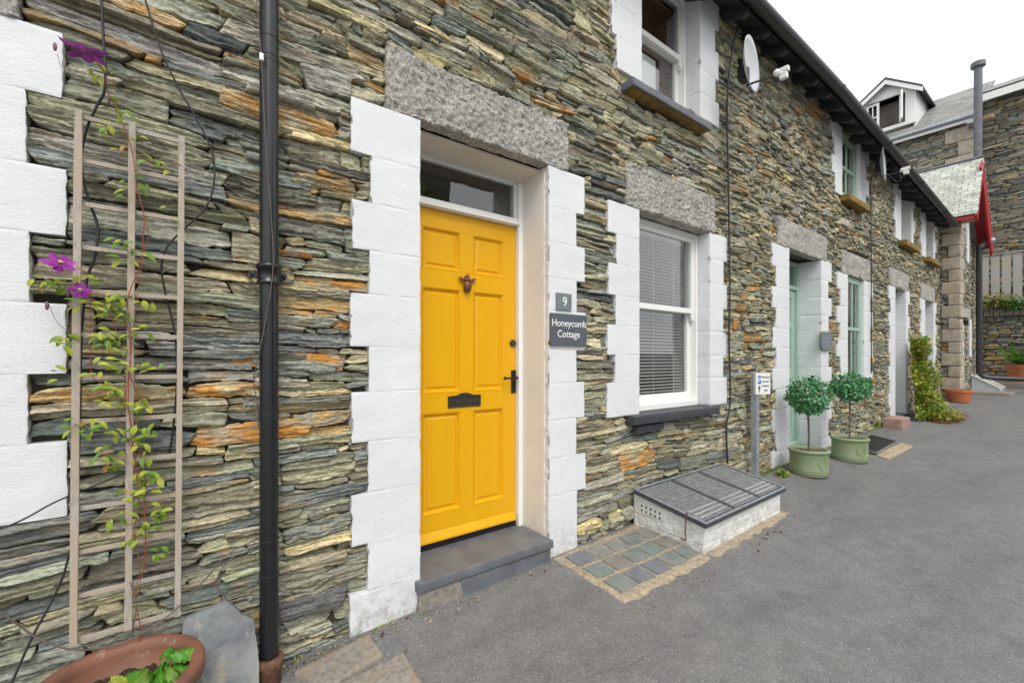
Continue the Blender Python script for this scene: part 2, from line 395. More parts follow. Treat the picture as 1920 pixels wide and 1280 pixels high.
M = {}
M['stone'] = stone_mat()
M['mortar'] = simple('wall_core', (.085, .075, .06), .95, .4, 30, .8, 90)
M['white'] = render_mat('white_masonry_paint', (.74, .755, .765))
M['cream'] = render_mat('cream_masonry_paint', (.78, .755, .70), speck=False, d0=.8, d1=.95)
M['granite'] = granite_mat()
M['yellow'] = simple('yellow_gloss_paint', (.76, .39, .001), .33, .02, 3, .04, 9, stretch=(5, 5, .6))
M['gloss'] = simple('white_gloss_paint', (.80, .80, .77), .32, .03, 4)
M['beige'] = simple('aged_cream_paint', (.66, .61, .52), .5, .07, 6, dirt=((.3, .25, .18), .62, .8), dscale=12)
M['sage'] = simple('sage_green_paint', (.36, .50, .40), .38, .04, 6)
M['black'] = simple('black_gutter_plastic', (.030, .032, .037), .36, .2, 15, .1, 30, dirt=((.07, .065, .06), .6, .85), dscale=9)
M['pipeblack'] = simple('black_iron_pipe_paint', (.013, .014, .016), .27, .15, 12, .06, 25, dirt=((.05, .05, .048), .66, .9), dscale=7)
M['slate'] = simple('blue_grey_slate', (.125, .135, .15), .55, .2, 9, .3, 70, dirt=((.2, .19, .165), .55, .75), dscale=5)
M['slatedark'] = simple('painted_slate_sill', (.045, .048, .055), .5, .2, 9, .35, 50)
M['ochre'] = simple('ochre_stained_stone', (.22, .14, .03), .8, .5, 14, .5, 60)
M['iron'] = simple('black_iron', (.02, .02, .021), .45, .2, 40, .3, 120, metallic=.4)
M['pewter'] = simple('antique_pewter', (.10, .095, .075), .38, .4, 60, .3, 90, metallic=.8)
M['bronze'] = simple('rusty_bronze', (.17, .075, .045), .5, .35, 50, .4, 120, metallic=.5)
M['rust'] = simple('rusty_iron', (.13, .06, .035), .85, .5, 50, .7, 90)
M['asphalt'] = asphalt_mat()
M['terracotta'] = simple('terracotta', (.20, .085, .05), .6, .22, 10, .25, 60, dirt=((.42, .33, .27), .58, .75), dscale=8)
M['terraorange'] = simple('orange_terracotta', (.5, .16, .06), .7, .15, 10, .2, 60)
M['soil'] = simple('potting_soil', (.035, .022, .014), .95, .7, 90, 1.0, 110)
M['glass'] = glass_mat()
M['room'] = simple('dark_room', (.17, .155, .135), .9, .3, 3)
M['blind'] = simple('blind_slat', (.80, .76, .70), .5, .06, 5)
M['woodblind'] = simple('wooden_blind_slat', (.42, .20, .10), .5, .2, 14)
M['curtain'] = simple('pale_net_curtain', (.55, .55, .53), .9, .1, 9)
M['trellis'] = wood_mat('weathered_trellis_wood', (.40, .355, .305))
M['fence'] = wood_mat('weathered_fence_board', (.37, .36, .34))
M['bark'] = simple('twig_bark', (.13, .10, .085), .8, .3, 60, .5, 90)
M['redstem'] = simple('red_vine_stem', (.27, .06, .03), .6, .3, 60)
M['cable'] = simple('black_cable', (.018, .018, .02), .5, .1, 30)
M['browncable'] = simple('brown_cable', (.12, .09, .08), .55, .15, 30)
M['galv'] = simple('galvanised_steel', (.38, .41, .45), .45, .22, 18, .1, 30, metallic=.5)
M['dish'] = simple('grey_dish_enamel', (.50, .52, .54), .4, .05, 10)
M['signgrey'] = simple('sign_slate', (.085, .10, .115), .5, .12, 30, .2, 90)
M['signgrey2'] = simple('small_sign_slate', (.16, .19, .20), .5, .12, 30, .2, 90)
M['letter'] = simple('white_lettering', (.85, .85, .83), .5, .02, 10)
M['signwhite'] = simple('sign_white', (.78, .79, .77), .5, .02, 10)
M['signblue'] = simple('sign_blue', (.04, .16, .50), .5, .02, 10)
M['signtext'] = simple('sign_text_grey', (.10, .11, .12), .5, .02, 10)
M['planter'] = simple('sage_planter_glaze', (.215, .275, .145), .5, .08, 9, .12, 50, dirt=((.30, .30, .2), .62, .8), dscale=7)
M['sand'] = simple('sandy_mortar', (.34, .275, .19), .9, .35, 40, .9, 90, dirt=((.24, .21, .17), .5, .7), dscale=7)
M['brickwhite'] = render_mat('painted_brick', (.76, .765, .75), dirtc=(.26, .25, .23), d0=.60, d1=.80)
M['lidmetal'] = simple('lid_frame', (.055, .06, .065), .4, .2, 20)
M['pinkstone'] = simple('pink_sandstone', (.36, .23, .19), .85, .25, 12, .6, 60)
M['gravelstone'] = simple('worn_kerb_stone', (.23, .21, .18), .85, .3, 45, .8, 120, dirt=((.30, .22, .14), .5, .68), dscale=6)
M['red'] = simple('red_gloss_paint', (.42, .012, .022), .4, .06, 6)
M['rooftile'] = None
M['purple'] = leaf_mat('purple_petal', (.26, .015, .25), (.42, .04, .42), .2)
M['stamen'] = simple('cream_stamen', (.7, .55, .2), .6, .1, 10)
M['bud'] = leaf_mat('purple_bud', (.22, .12, .17), (.3, .16, .2), .2)
M['leafY'] = leaf_mat('lime_leaf', (.33, .42, .03), (.55, .60, .08), .35)
M['leafG'] = leaf_mat('green_leaf', (.12, .25, .02), (.22, .38, .05), .3)
M['leafD'] = leaf_mat('dark_leaf', (.03, .15, .035), (.06, .24, .06), .15)
M['leafB'] = leaf_mat('glossy_blue_green_leaf', (.05, .28, .085), (.10, .42, .14), .15)
M['leafL'] = leaf_mat('pale_blue_green_leaf', (.15, .38, .17), (.26, .52, .27), .2)
M['leafO'] = leaf_mat('orange_tinged_leaf', (.38, .19, .05), (.5, .28, .08), .3)
M['litter'] = leaf_mat('dead_orange_leaf', (.42, .16, .04), (.5, .22, .06), .1)
M['leafV'] = leaf_mat('vivid_leaf', (.06, .25, .01), (.11, .38, .03), .3)

def slate_roof_mat(name, c, su=.22, sv=.14):
    m, nt, b = mat(name); t = nt.nodes.new('ShaderNodeUVMap'); mp = nt.nodes.new('ShaderNodeMapping'); nt.links.new(t.outputs[0], mp.inputs[0])
    br = nnode(nt, 'ShaderNodeTexBrick'); nt.links.new(mp.outputs[0], br.inputs['Vector']); br.inputs['Scale'].default_value = 1
    br.inputs['Brick Width'].default_value = su; br.inputs['Row Height'].default_value = sv; br.inputs['Mortar Size'].default_value = .006
    br.inputs['Color1'].default_value = tuple(x*.8 for x in c)+(1,); br.inputs['Color2'].default_value = tuple(x*1.2 for x in c)+(1,); br.inputs['Mortar'].default_value = (c[0]*.4, c[1]*.4, c[2]*.4, 1)
    n = tex(nt, coords(nt), 7, 6, .7); col = mix(nt, 1.0, br.outputs[0], ramp(nt, n, [(.3, (.72, .75, .68)), (.7, (1.25, 1.25, 1.2))]), 'MULTIPLY')
    nt.links.new(col, b.inputs['Base Color']); b.inputs['Roughness'].default_value = .6; bump(nt, b, br.outputs['Fac'], .6, -.01); return m
M['roofgreen'] = slate_roof_mat('pale_green_roof_slate', (.47, .49, .45), .19, .085)
M['roofgrey'] = slate_roof_mat('grey_roof_slate', (.22, .22, .215), .3, .2)

# ------------------------------------------------------------------ slate walling, stone by stone
PAL = np.array([(.275, .27, .215), (.32, .30, .215), (.235, .24, .215), (.195, .21, .205), (.38, .34, .24), (.32, .315, .26), (.12, .128, .13), (.45, .37, .22), (.26, .25, .185)])
PW = np.array([.2, .18, .16, .09, .12, .16, .035, .05, .15]); PW = PW/PW.sum()
RUSTY = [(aty(a, b_).x, aty(a, b_).z) for a, b_ in ((600, 583), (560, 580), (400, 722), (280, 728), (600, 322), (570, 800), (480, 808), (680, 150), (300, 30), (640, 610), (490, 215), (560, 405), (1270, 590), (1370, 460), (1210, 250), (590, 520), (640, 690), (1400, 640), (1500, 200), (1540, 205))]
def walling(name, parent, x0, x1, z0, z1, rects, seed, xf=None, cell=lambda x: .006, hfun=None, asp=(3, 9), lmax=.45, orange=.05, ragged=(0.0, .034), tone=1.0, pal=None, own=None):
    """x = run along the wall, z = up, y = out of the wall towards -y. rects: holes and dressed stones (xa, xb, za, zb)"""
    rng = np.random.RandomState(seed); P = pal if pal is not None else PAL
    b = [z0]; hs = []
    while b[-1] < z1:
        h = (hfun(rng, b[-1]) if hfun else rng.choice([rng.uniform(.02, .035), rng.uniform(.035, .06), rng.uniform(.055, .085)], p=[.35, .45, .2])); b.append(b[-1]+h)
    n = len(b)-1
    def warp(x, z):
        x = np.asarray(x, float); z = np.asarray(z, float)
        return z+.035*noise(x*.9+seed, z*1.1, seed)+.014*noise(x*2.6, z*7, seed+1)+.0065*noise(x*6.5, z*19, seed+2)
    R = np.array(rects, float).reshape(-1, 4); blocked = [[] for _ in range(n+2)]
    Vs = []; Qs = []; Cs = []; base = 0
    for k in range(n):
        zlo, zhi = b[k], b[k+1]; h0 = zhi-zlo
        x = x0+rng.uniform(-.2, 0)
        while x < x1:
            # blocked by a tall stone from below
            hit = [bb for bb in blocked[k] if bb[0] <= x+.002 < bb[1]]
            if hit: x = hit[0][1]; continue
            zm = float(warp(x+.03, (zlo+zhi)/2))
            rr = R[(R[:, 0] <= x+.002) & (R[:, 1] > x+.002) & (R[:, 2] < zm) & (R[:, 3] > zm)] if len(R) else []
            if len(rr): x = rr[:, 1].max(); continue
            L = min(lmax, max(.05, h0*rng.uniform(*asp)*rng.choice([.45, 1, 1.5], p=[.25, .5, .25])))
            xe = x+L
            nb = [bb[0] for bb in blocked[k] if bb[0] > x]
            if len(R):
                zz = float(warp(x+L/2, (zlo+zhi)/2)); q = R[(R[:, 0] > x) & (R[:, 2] < zz) & (R[:, 3] > zz)]
                if len(q): nb.append(q[:, 0].min()+.004)
            if nb:
                m_ = min(nb)
                if xe > m_: xe = m_
                elif xe > m_-.035: xe = m_
            if xe-x < .012: x = xe+.001; continue
            tall = (k+1 < n) and rng.rand() < .13 and (xe-x) > .06 and h0 < .06
            zt = zhi
            if tall and not any(bb[0] < xe and bb[1] > x for bb in blocked[k+1]):
                zt = b[k+2]; blocked[k+1].append((x, xe))
            lay = [(zlo, zt)]; hh = zt-zlo
            if hh > .05 and rng.rand() < .3:
                m_ = zlo+hh*rng.uniform(.35, .65); lay = [(zlo, m_), (m_, zt)]
                if hh > .08 and rng.rand() < .4: m2_ = zlo+hh*.33; m3 = zlo+hh*.66; lay = [(zlo, m2_), (m2_, m3), (m3, zt)]
            for (za, zb) in lay:
                if xe < x0-.02: continue
                h = zb-za; l = xe-x; cs = cell(x)
                na = max(3, int(l/(cs*1.7))); nb_ = max(4, int(h/cs)+1)
                a = np.linspace(0, 1, na+1); t = np.linspace(0, 1, nb_+1)
                t = .5-.5*np.cos(t*math.pi)*(.35)-.5*(1-2*t)*(.65) if nb_ > 3 else t
                A, T = np.meshgrid(a, t, indexing='ij')
                gap = rng.uniform(.0003, .002); sl, sr = rng.uniform(-.9, .9, 2)*min(h, .06)
                ex = rng.uniform(.0, .0025)
                X = (x+gap+ex+sl*(T-.5)*.8)*(1-A)+(xe-gap-ex+sr*(T-.5)*.8)*A
                pw = rng.uniform(3.5, 14); tf = rng.uniform(.25, .85); mid = rng.uniform(.25, .75)
                e = 1-np.abs(2*A-1)**pw; left = A < .5
                tfl, tfr = [rng.uniform(.3, .75) if rng.rand() < .4 else rng.uniform(.85, 1) for _ in (0, 1)]; hf = np.where(left, tfl, tfr); hf = hf+(1-hf)*e
                rs = rng.uniform(0, 900); am = min(.006, h*.11)
                jit = am*fbm(X*26+rs, 0*X+za*40, seed, 3)
                kn = max(3, int(l/.035)+2); kx_ = np.sort(np.concatenate([[0, 1], rng.rand(kn-2)])); ka = min(.007, h*.13)
                rot = rng.uniform(-.22, .22)*min(h, .05)*min(1, .12/l*1.5)
                zl = warp(X, np.full_like(X, za))-.0012+np.interp(A, kx_, rng.uniform(-.4, 1, kn))*ka+rot*(A-.5)*2
                zu = warp(X, np.full_like(X, zb))+.0012-np.interp(A, kx_, rng.uniform(-.4, 1, kn))*ka+rot*(A-.5)*2
                cm = zl*(1-mid)+zu*mid
                lo = cm+(zl-cm)*hf+np.abs(jit)*.9; hi = cm+(zu-cm)*hf-np.abs(np.roll(jit, 3, 0))*.9
                Z = lo*(1-T)+hi*T
                # depth: tilt, split laminations, pillowed edge
                d0 = rng.uniform(*ragged); tx = rng.uniform(-.010, .010); tz = rng.uniform(-.009, .006)
                lamn = fbm(X*5+rs, Z*85+rs, seed+5, 4, .6); lamn = .3*lamn+.7*np.round(lamn*3.2)/3.2
                nl = rng.choice([2, 3, 5, 7]); ln = (T+.35*noise(X*9+rs, Z*9, seed+7))*nl; st = (np.floor(ln)+np.clip((ln-np.floor(ln))*12-11, 0, 1))
                hstep = np.array([rng.uniform(-1, 1) for _ in range(12)])[np.clip(st.astype(int)+3, 0, 11)]
                edg = np.minimum(T, 1-T)*h; edx = np.minimum(A, 1-A)*l
                er = rng.uniform(.0008, .0028)
                pil = er*(np.clip(1-edg/er, 0, 1)**2)+er*(np.clip(1-edx/(er*1.3), 0, 1)**2)
                sz = min(1, h/.035)
                Y = -(d0+tx*(A-.5)*2+tz*(T-.5)*2+lamn*.0075*sz+hstep*.006*sz+np.maximum(0, noise(X*7+rs, Z*190+rs, seed+6))*.004*sz)+pil+.033
                Y = np.maximum(Y, -.012)
                if len(R):
                    near = R[(R[:, 0] < xe+.03) & (R[:, 1] > x-.03) & (R[:, 2] < zb+.06) & (R[:, 3] > za-.06)]
                    for r_ in near:
                        ins = (X > r_[0]-.002) & (X < r_[1]+.002) & (Z > r_[2]-.002) & (Z < r_[3]+.002); Y = np.where(ins, np.maximum(Y, .012), Y)
                n1, n2 = A.shape
                V = np.stack([X, Y, Z], -1).reshape(-1, 3); idx = np.arange(n1*n2).reshape(n1, n2)
                q = np.stack([idx[:-1, :-1], idx[1:, :-1], idx[1:, 1:], idx[:-1, 1:]], -1).reshape(-1, 4)
                loop = np.concatenate([idx[:, 0], idx[-1, 1:], idx[::-1, -1][1:], idx[0, ::-1][1:-1]])
                Vb = V[loop].copy(); Vb[:, 1] = .075
                cxx = V[:, 0].mean(); czz = V[:, 2].mean(); Vb[:, 0] += (cxx-Vb[:, 0])*.03; Vb[:, 2] += (czz-Vb[:, 2])*.12
                m = len(loop); bi = len(V)+np.arange(m)
                q2 = np.stack([loop, bi, np.roll(bi, -1), np.roll(loop, -1)], -1)
                # colour
                c = P[rng.choice(len(P), p=PW)]*rng.uniform(.58, 1.30)*tone
                c = c*(1+rng.uniform(-.05, .05, 3))
                col = np.repeat(c[None], len(V), 0)
                w = noise(V[:, 0]*4+rs, V[:, 2]*25, seed+9)[:, None]; col = col*(1+.35*w)
                if rng.rand() < .2:
                    r_ = np.clip(fbm(V[:, 0]*6+rs, V[:, 2]*18, seed+11, 3)*1.8-.35, 0, 1)[:, None]; col = col*(1-r_*.6)+np.array([.34, .20, .07])*tone*r_*.6
                isor = any(x <= ox <= xe and abs(float(warp(ox, (za+zb)/2))-oz) < h*.6 for ox, oz in RUSTY)
                if rng.rand() < orange or isor:
                    r_ = np.clip(.65+fbm(V[:, 0]*8+rs, V[:, 2]*22, seed+12, 3)*.9, 0, 1)[:, None]; oc = np.array([(.50, .23, .05), (.42, .24, .08), (.46, .29, .11)][rng.randint(3)])
                    col = col*(1-r_)+oc*(1.15 if isor else rng.uniform(.7, 1.1))*r_
                if rng.rand() < .3:
                    r_ = np.clip(fbm(V[:, 0]*9+rs, V[:, 2]*30, seed+13, 3)*2-.3, 0, 1)[:, None]; col = col*(1-r_*.45)+np.array([.30, .33, .27])*r_*.45
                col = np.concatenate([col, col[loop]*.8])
                V = np.concatenate([V, Vb]); q = np.concatenate([q, q2])
                Vs.append(V); Qs.append(q+base); Cs.append(col); base += len(V)
            x = xe
    V = np.concatenate(Vs); Q = np.concatenate(Qs); CC = np.clip(np.concatenate(Cs), .01, .9)
    if xf: V = xf(V)
    return npmesh(name, V, Q[:, ::-1], M['stone'], parent, col=CC)

def core(parent, x0, x1, z0, z1, holes, y0=.062, y1=.45, xf=None):
    """the dark bedding behind the stones, with the openings left out"""
    holes = [(h[0]-.03, h[1]+.03, h[2]-.03, h[3]+.03) for h in holes]
    xs = sorted({x0, x1, *[min(max(h[0], x0), x1) for h in holes], *[min(max(h[1], x0), x1) for h in holes]})
    zs = sorted({z0, z1, *[min(max(h[2], z0), z1) for h in holes], *[min(max(h[3], z0), z1) for h in holes]})
    mb = MB()
    def hole(i, j):
        if i < 0 or j < 0 or i >= len(xs)-1 or j >= len(zs)-1: return True
        cx, cz = (xs[i]+xs[i+1])/2, (zs[j]+zs[j+1])/2
        return any(h[0] < cx < h[1] and h[2] < cz < h[3] for h in holes)
    for i in range(len(xs)-1):
        for j in range(len(zs)-1):
            if hole(i, j): continue
            a, b_, c, d = xs[i], xs[i+1], zs[j], zs[j+1]
            mb.add([(a, y0, c), (b_, y0, c), (b_, y0, d), (a, y0, d)], [(0, 1, 2, 3)])
            for (di, dj, e) in ((-1, 0, [(a, y0, c), (a, y0, d), (a, y1, d), (a, y1, c)]), (1, 0, [(b_, y0, c), (b_, y1, c), (b_, y1, d), (b_, y0, d)]), (0, -1, [(a, y0, c), (a, y1, c), (b_, y1, c), (b_, y0, c)]), (0, 1, [(a, y0, d), (b_, y0, d), (b_, y1, d), (a, y1, d)])):
                if hole(i+di, j+dj): mb.add(e, [(0, 1, 2, 3)])
    if xf: mb.v = [tuple(p) for p in xf(np.array(mb.v))]
    return mb.build('wall_core', M['mortar'], parent)

# ------------------------------------------------------------------ ground
def make_ground():
    xs = np.concatenate([[-260, -120, -60, -30, -15, -8, -4], np.arange(-2, 22, .12), [23, 26, 32, 45, 70, 120, 260, 600]])
    ys = np.concatenate([[-600, -250, -100, -50, -25, -14, -9, -7], np.arange(-6, 0.3, .1), [1, 3, 8, 20, 60, 200, 600]])
    X, Y = np.meshgrid(xs, ys, indexing='ij'); Z = ground_z(X, Y)
    fade = np.clip((np.abs(X)-30)/60, 0, 1)
    fine = (X > -3) & (X < 22) & (Y > -6.5) & (Y < .5)
    Z = Z+np.where(fine, .006*fbm(X*1.6, Y*1.6, 3, 3)+.0015*fbm(X*8, Y*8, 5, 2), 0)*(1-fade)
    n, m = X.shape; idx = np.arange(n*m).reshape(n, m)
    q = np.stack([idx[:-1, :-1], idx[1:, :-1], idx[1:, 1:], idx[:-1, 1:]], -1).reshape(-1, 4)
    o = npmesh('road', np.stack([X, Y, Z], -1).reshape(-1, 3), q, M['asphalt'], smooth=True)
    tag(o, 'worn grey asphalt lane rising gently beside the cottages', kind='structure')
make_ground()
def gz(x, y): return float(ground_z(x, y))

# ------------------------------------------------------------------ the terrace: data
XB = [-2.2, wx(505)+.0, wx(1369), wx(1634), 13.45]      # house boundaries along the wall
EAVE = lambda x: 4.50 if x < 6.5 else 4.50-.045*(x-6.5)   # top of the visible walling
HL = {}   # per opening geometry
def levels(ztop, zbot, pitch=.228, last=.1):
    z = [ztop]
    while z[-1]-pitch > zbot+last: z.append(z[-1]-pitch)
    z.append(zbot); return z
def quoins(parent, xin, xs_, xl, lev, depth, seed, first_long=True, foot=0.0, mat='white', label=None):
    """one jamb: painted blocks, long and short in turn, from the opening edge xin outward"""
    parts = []
    sgn = 1 if xl > xin else -1
    V = []; Q = []; b = 0; rects = []
    for i in range(len(lev)-1):
        lng = (i % 2 == 0) == first_long; xo = xl if lng else xs_
        xo += sgn*random.Random(seed*31+i).uniform(-.008, .008)
        z1, z0 = lev[i], lev[i+1]; xa, xb = min(xin, xo), max(xin, xo)
        rects.append((xa, xb, z0, z1))
        gj = .00025
        o = rbox('tmp', xa, xb, 0.0, depth, z0+gj, z1-gj, M[mat], None, cell=.012 if abs(xin) < 3 else .03, amp=.0014, fr=9, rad=.0006, seed=seed, edge=.0035, edgez=0)
        v = np.empty(len(o.data.vertices)*3, np.float32); o.data.vertices.foreach_get('co', v); v = v.reshape(-1, 3)
        if foot and i == len(lev)-2:
            # the paint spreads raggedly at the foot
            t = np.clip((z0+.14-v[:, 2])/.14, 0, 1); outer = (v[:, 0]-xin)*sgn > .02
            v[:, 0] += outer*sgn*t**2*foot; v[:, 1] -= t*.012*(v[:, 1] < depth*.5)
        q = np.empty(len(o.data.polygons)*4, np.int32); o.data.polygons.foreach_get('vertices', q); q = q.reshape(-1, 4)
        me = o.data; bpy.data.objects.remove(o); bpy.data.meshes.remove(me)
        V.append(v); Q.append(q+b); b += len(v)
    o = npmesh('quoins', np.concatenate(V), np.concatenate(Q), M[mat], parent, smooth=True)
    if label: o['label'] = label
    return rects
def lintel(parent, x0, x1, z0, z1, seed, depth=.09):
    def disp(V, nd):
        f = (V[:, 1] < .03); a = fbm(V[:, 0]*40+seed, V[:, 2]*40, seed, 5, .66)*.010+fbm(V[:, 0]*7, V[:, 2]*7, seed+3, 2)*.010
        V = V.copy(); V[:, 1] += np.where(f, a-.004, 0); e = fbm(V[:, 0]*18+V[:, 1]*20, V[:, 2]*18, seed+8, 3)*.006
        V[:, 2] += e; V[:, 0] += e*.7; return V
    rbox('lintel', x0, x1, -.002, depth, z0, z1, M['granite'], parent, cell=.009 if x0 < 3 else .02, amp=.001, fr=30, rad=.012, seed=seed, disp=disp)
    return (x0, x1, z0, z1)
def sill(parent, x0, x1, z0, z1, y0, y1, m='slatedark', seed=0, under=None):
    o = rbox('window_sill', x0, x1, y0, y1, z0, z1, M[m], parent, cell=.03, amp=.002, fr=8, rad=.005, seed=seed, edge=.002)
    if under:
        rbox('underside_stain', x0+.02, x1-.02, y0+.02, 0.02, z0-.006, z0-.001, M[under], o, cell=.04, amp=.001, rad=.001, seed=seed)
    return (x0, x1, z0, z1)

rects = []; holes = []
random.seed(4)
xN = XB[1]
# roots, each an empty at the foot of its house wall
H0 = thing('cottage', 'neighbouring stone cottage at the left edge with only a white toothed window jamb in view', 'cottage', (-.6, 0, gz(-.6, 0)), 'terraced slate cottages along the lane')
H1 = thing('cottage', 'slate stone cottage with the bright yellow panelled door and white sash windows', 'cottage', (1.45, 0, gz(1.45, 0)), 'terraced slate cottages along the lane')
H2 = thing('cottage', 'slate stone cottage with sage green door and green window frames, next beyond the yellow-door one', 'cottage', (6.0, 0, gz(6, 0)), 'terraced slate cottages along the lane')
H3 = thing('cottage', 'far slate stone cottage with all-white door recess and a bush growing beside it', 'cottage', (10.2, 0, gz(10.2, 0)), 'terraced slate cottages along the lane')

# --- neighbour's right window jamb (left edge of the photo)
zl = [wz(126, 66), wz(126, 187), wz(122, 318), wz(122, 442), wz(122, 570), wz(120, 700), wz(117, 828), wz(117, 968)]
xin0 = wx(-170); rects += quoins(H0, xin0, wx(54), wx(123), [3.2, 2.97, 2.75][-1:]+zl[1:] if False else [zl[0]]+zl[1:], .14, 1)
xw0 = xin0-1.0
rects += quoins(H0, xw0, xw0-.27, xw0-.36, zl, .14, 2)
rects.append(lintel(H0, xw0-.28, xin0+.22, zl[0]+.002, zl[0]+.26, 5))
rects.append(sill(H0, xw0-.06, xin0+.05, zl[-1]-.085, zl[-1]-.002, -.06, .15, seed=3))
holes.append((xw0, xin0, zl[-1], zl[0]))

# --- yellow door
zt = wz(1030, 312); lv = [wz(658, 180)]+[wz(658, y) for y in (281, 372, 464, 548, 649, 736, 831, 929, 1026, 1118)]
zt = lv[0]
dxl, dxr = wx(788), wx(1029)
lvL = lv+[gz(.8, 0)-.03]; lvR = lv[:-1]+[gz(2, 0)-.02]
rects += quoins(H1, dxl, wx(693), wx(659), lvL, .30, 11, foot=-.0)
rects += quoins(H1, dxr, wx(1082), wx(1097), lvR, .055, 12, foot=.0)
# warm-painted reveal on the far side of the doorway
rbox('door_reveal', dxr-.003, dxr+.10, .040, .30, .118, zt-.001, M['cream'], H1, cell=.03, amp=.002, rad=.002, seed=5)
rects.append(lintel(H1, wx(724), wx(1065), zt+.003, wz(728, 84), 21, .085))
holes.append((dxl, dxr, -.5, zt)); rects.append((dxl-.01, dxr+.01, -.3, zt))
# --- ground floor window of the yellow-door cottage
wl_, wr_ = wx(1199), wx(1331)
lz = [wz(1140, y) for y in (374, 434, 491, 551, 608, 665, 718, 783)]
rects += quoins(H1, wl_, wx(1155), wx(1140), lz, .13, 13)
rects += quoins(H1, wr_, wx(1356), wx(1363.5), lz, .13, 14)
rects.append(lintel(H1, wx(1176), wx(1340), lz[0]+.003, wz(1179, 302), 22, .12))
W1 = (wl_, wr_, lz[-1]+.02, lz[0])
rects.append(sill(H1, wx(1191, -.07), wx(1350, -.07), wz(1191, 798, -.07), wz(1191, 781, -.07), -.07, .14, seed=8))
rects.append((wl_-.05, wr_+.08, lz[-1]-.07, lz[-1])); holes.append(W1); rects.append(W1)
rbox('lower_sill_band', wx(1188), wx(1240), -.03, .05, lz[-1]-.135, lz[-1]-.085, M['slatedark'], H1, cell=.02, amp=.004, seed=3)  # dark band under the left part of the sill
# --- upper window of the yellow-door cottage
ul, ur = wx(1203.5), wx(1313)
uz = [4.46, wz(1146, 59)+.46, wz(1146, 59)+.235, wz(1146, 59), wz(1147, 120)]
rects += quoins(H1, ul, wx(1158), wx(1146), uz, .15, 15, first_long=True)
uz2 = [4.46, wz(1340, 0), wz(1340, 52), wz(1340, 95), wz(1340, 148), wz(1340, 190), wz(1340, 235)]
rects += quoins(H1, ur, wx(1341), wx(1348), uz2, .15, 16, first_long=False)
U1 = (ul, ur, uz[-1]+.02, 4.46); holes.append(U1); rects.append(U1)
rects.append(sill(H1, wx(1188, -.09), wx(1335, -.09), wz(1188, 158, -.09), wz(1188, 143, -.09), -.09, .16, m='slate', seed=9, under='ochre'))
# --- green door
gxl, gxr = wx(1480), wx(1540)
gl = [wz(1449, y) for y in (455, 498, 536, 576, 614, 652, 691, 731, 768, 810, 848)]; gl.append(gz(5.3, 0)-.02)
rects += quoins(H2, gxl, wx(1456), wx(1449), gl, .27, 17)
rects += quoins(H2, gxr, wx(1553.5), wx(1559), gl[:-1]+[gz(6.5, 0)-.02], .27, 18)
rects.append(lintel(H2, wx(1460), wx(1549.5), gl[0]+.003, wz(1461, 405), 23, .1))
G1 = (gxl, gxr, -.5, gl[0]); holes.append(G1); rects.append((gxl-.01, gxr+.01, -.3, gl[0]))
# --- green window, ground floor
hxl, hxr = wx(1590), wx(1620)
hl = [wz(1571, 509)]; zb_ = wz(1571, 716)
hl = levels(hl[0], zb_, .225)
rects += quoins(H2, hxl, wx(1576), wx(1570.6), hl, .14, 19)
rects += quoins(H2, hxr, wx(1632), wx(1636.5), hl, .14, 20)
rects.append(lintel(H2, wx(1579), wx(1632.5), hl[0]+.003, wz(1579, 467), 24, .12))
G2 = (hxl, hxr, hl[-1], hl[0]); holes.append(G2); rects.append(G2)
rects.append(sill(H2, hxl-.07, hxr+.07, hl[-1]-.08, hl[-1]-.001, -.06, .15, seed=10))
# --- green upper window
ixl, ixr = wx(1579.5), wx(1611.5)
il = levels(4.36, wz(1581, 368), .225)
rects += quoins(H2, ixl, wx(1566), wx(1560.5), il, .13, 25)
rects += quoins(H2, ixr, wx(1624), wx(1629), il, .13, 26)
G3 = (ixl, ixr, il[-1], il[0]); holes.append(G3); rects.append(G3)
rects.append(sill(H2, ixl-.05, ixr+.12, il[-1]-.08, il[-1]-.001, -.10, .15, m='ochre', seed=11))
# --- white door
jxl, jxr = wx(1679), wx(1699)
jl = levels(wz(1667, 534), gz(9.7, 0)-.01, .225)
rects += quoins(H3, jxl, wx(1670), wx(1667), jl, .27, 27)
rects += quoins(H3, jxr, wx(1703), wx(1706), jl, .27, 28)
rects.append(lintel(H3, wx(1668.5), wx(1702.5), jl[0]+.003, wz(1668, 500), 29, .1))
J1 = (jxl, jxr, -.5, jl[0]); holes.append(J1); rects.append((jxl, jxr, -.3, jl[0]))
# --- white ground floor window
kxl, kxr = wx(1734.8), wx(1750.5)
kl = levels(wz(1726, 559), wz(1750, 703), .225)
rects += quoins(H3, kxl, wx(1728.5), wx(1726), kl, .2, 30)
rects += quoins(H3, kxr, wx(1754), wx(1756), kl, .2, 31)
rects.append(lintel(H3, wx(1727), wx(1752), kl[0]+.003, wz(1727, 530), 32, .12))
K1 = (kxl, kxr, kl[-1], kl[0]); holes.append(K1); rects.append(K1)
rects.append(sill(H3, kxl-.1, kxr+.1, kl[-1]-.09, kl[-1]-.001, -.06, .2, m='slatedark', seed=12))
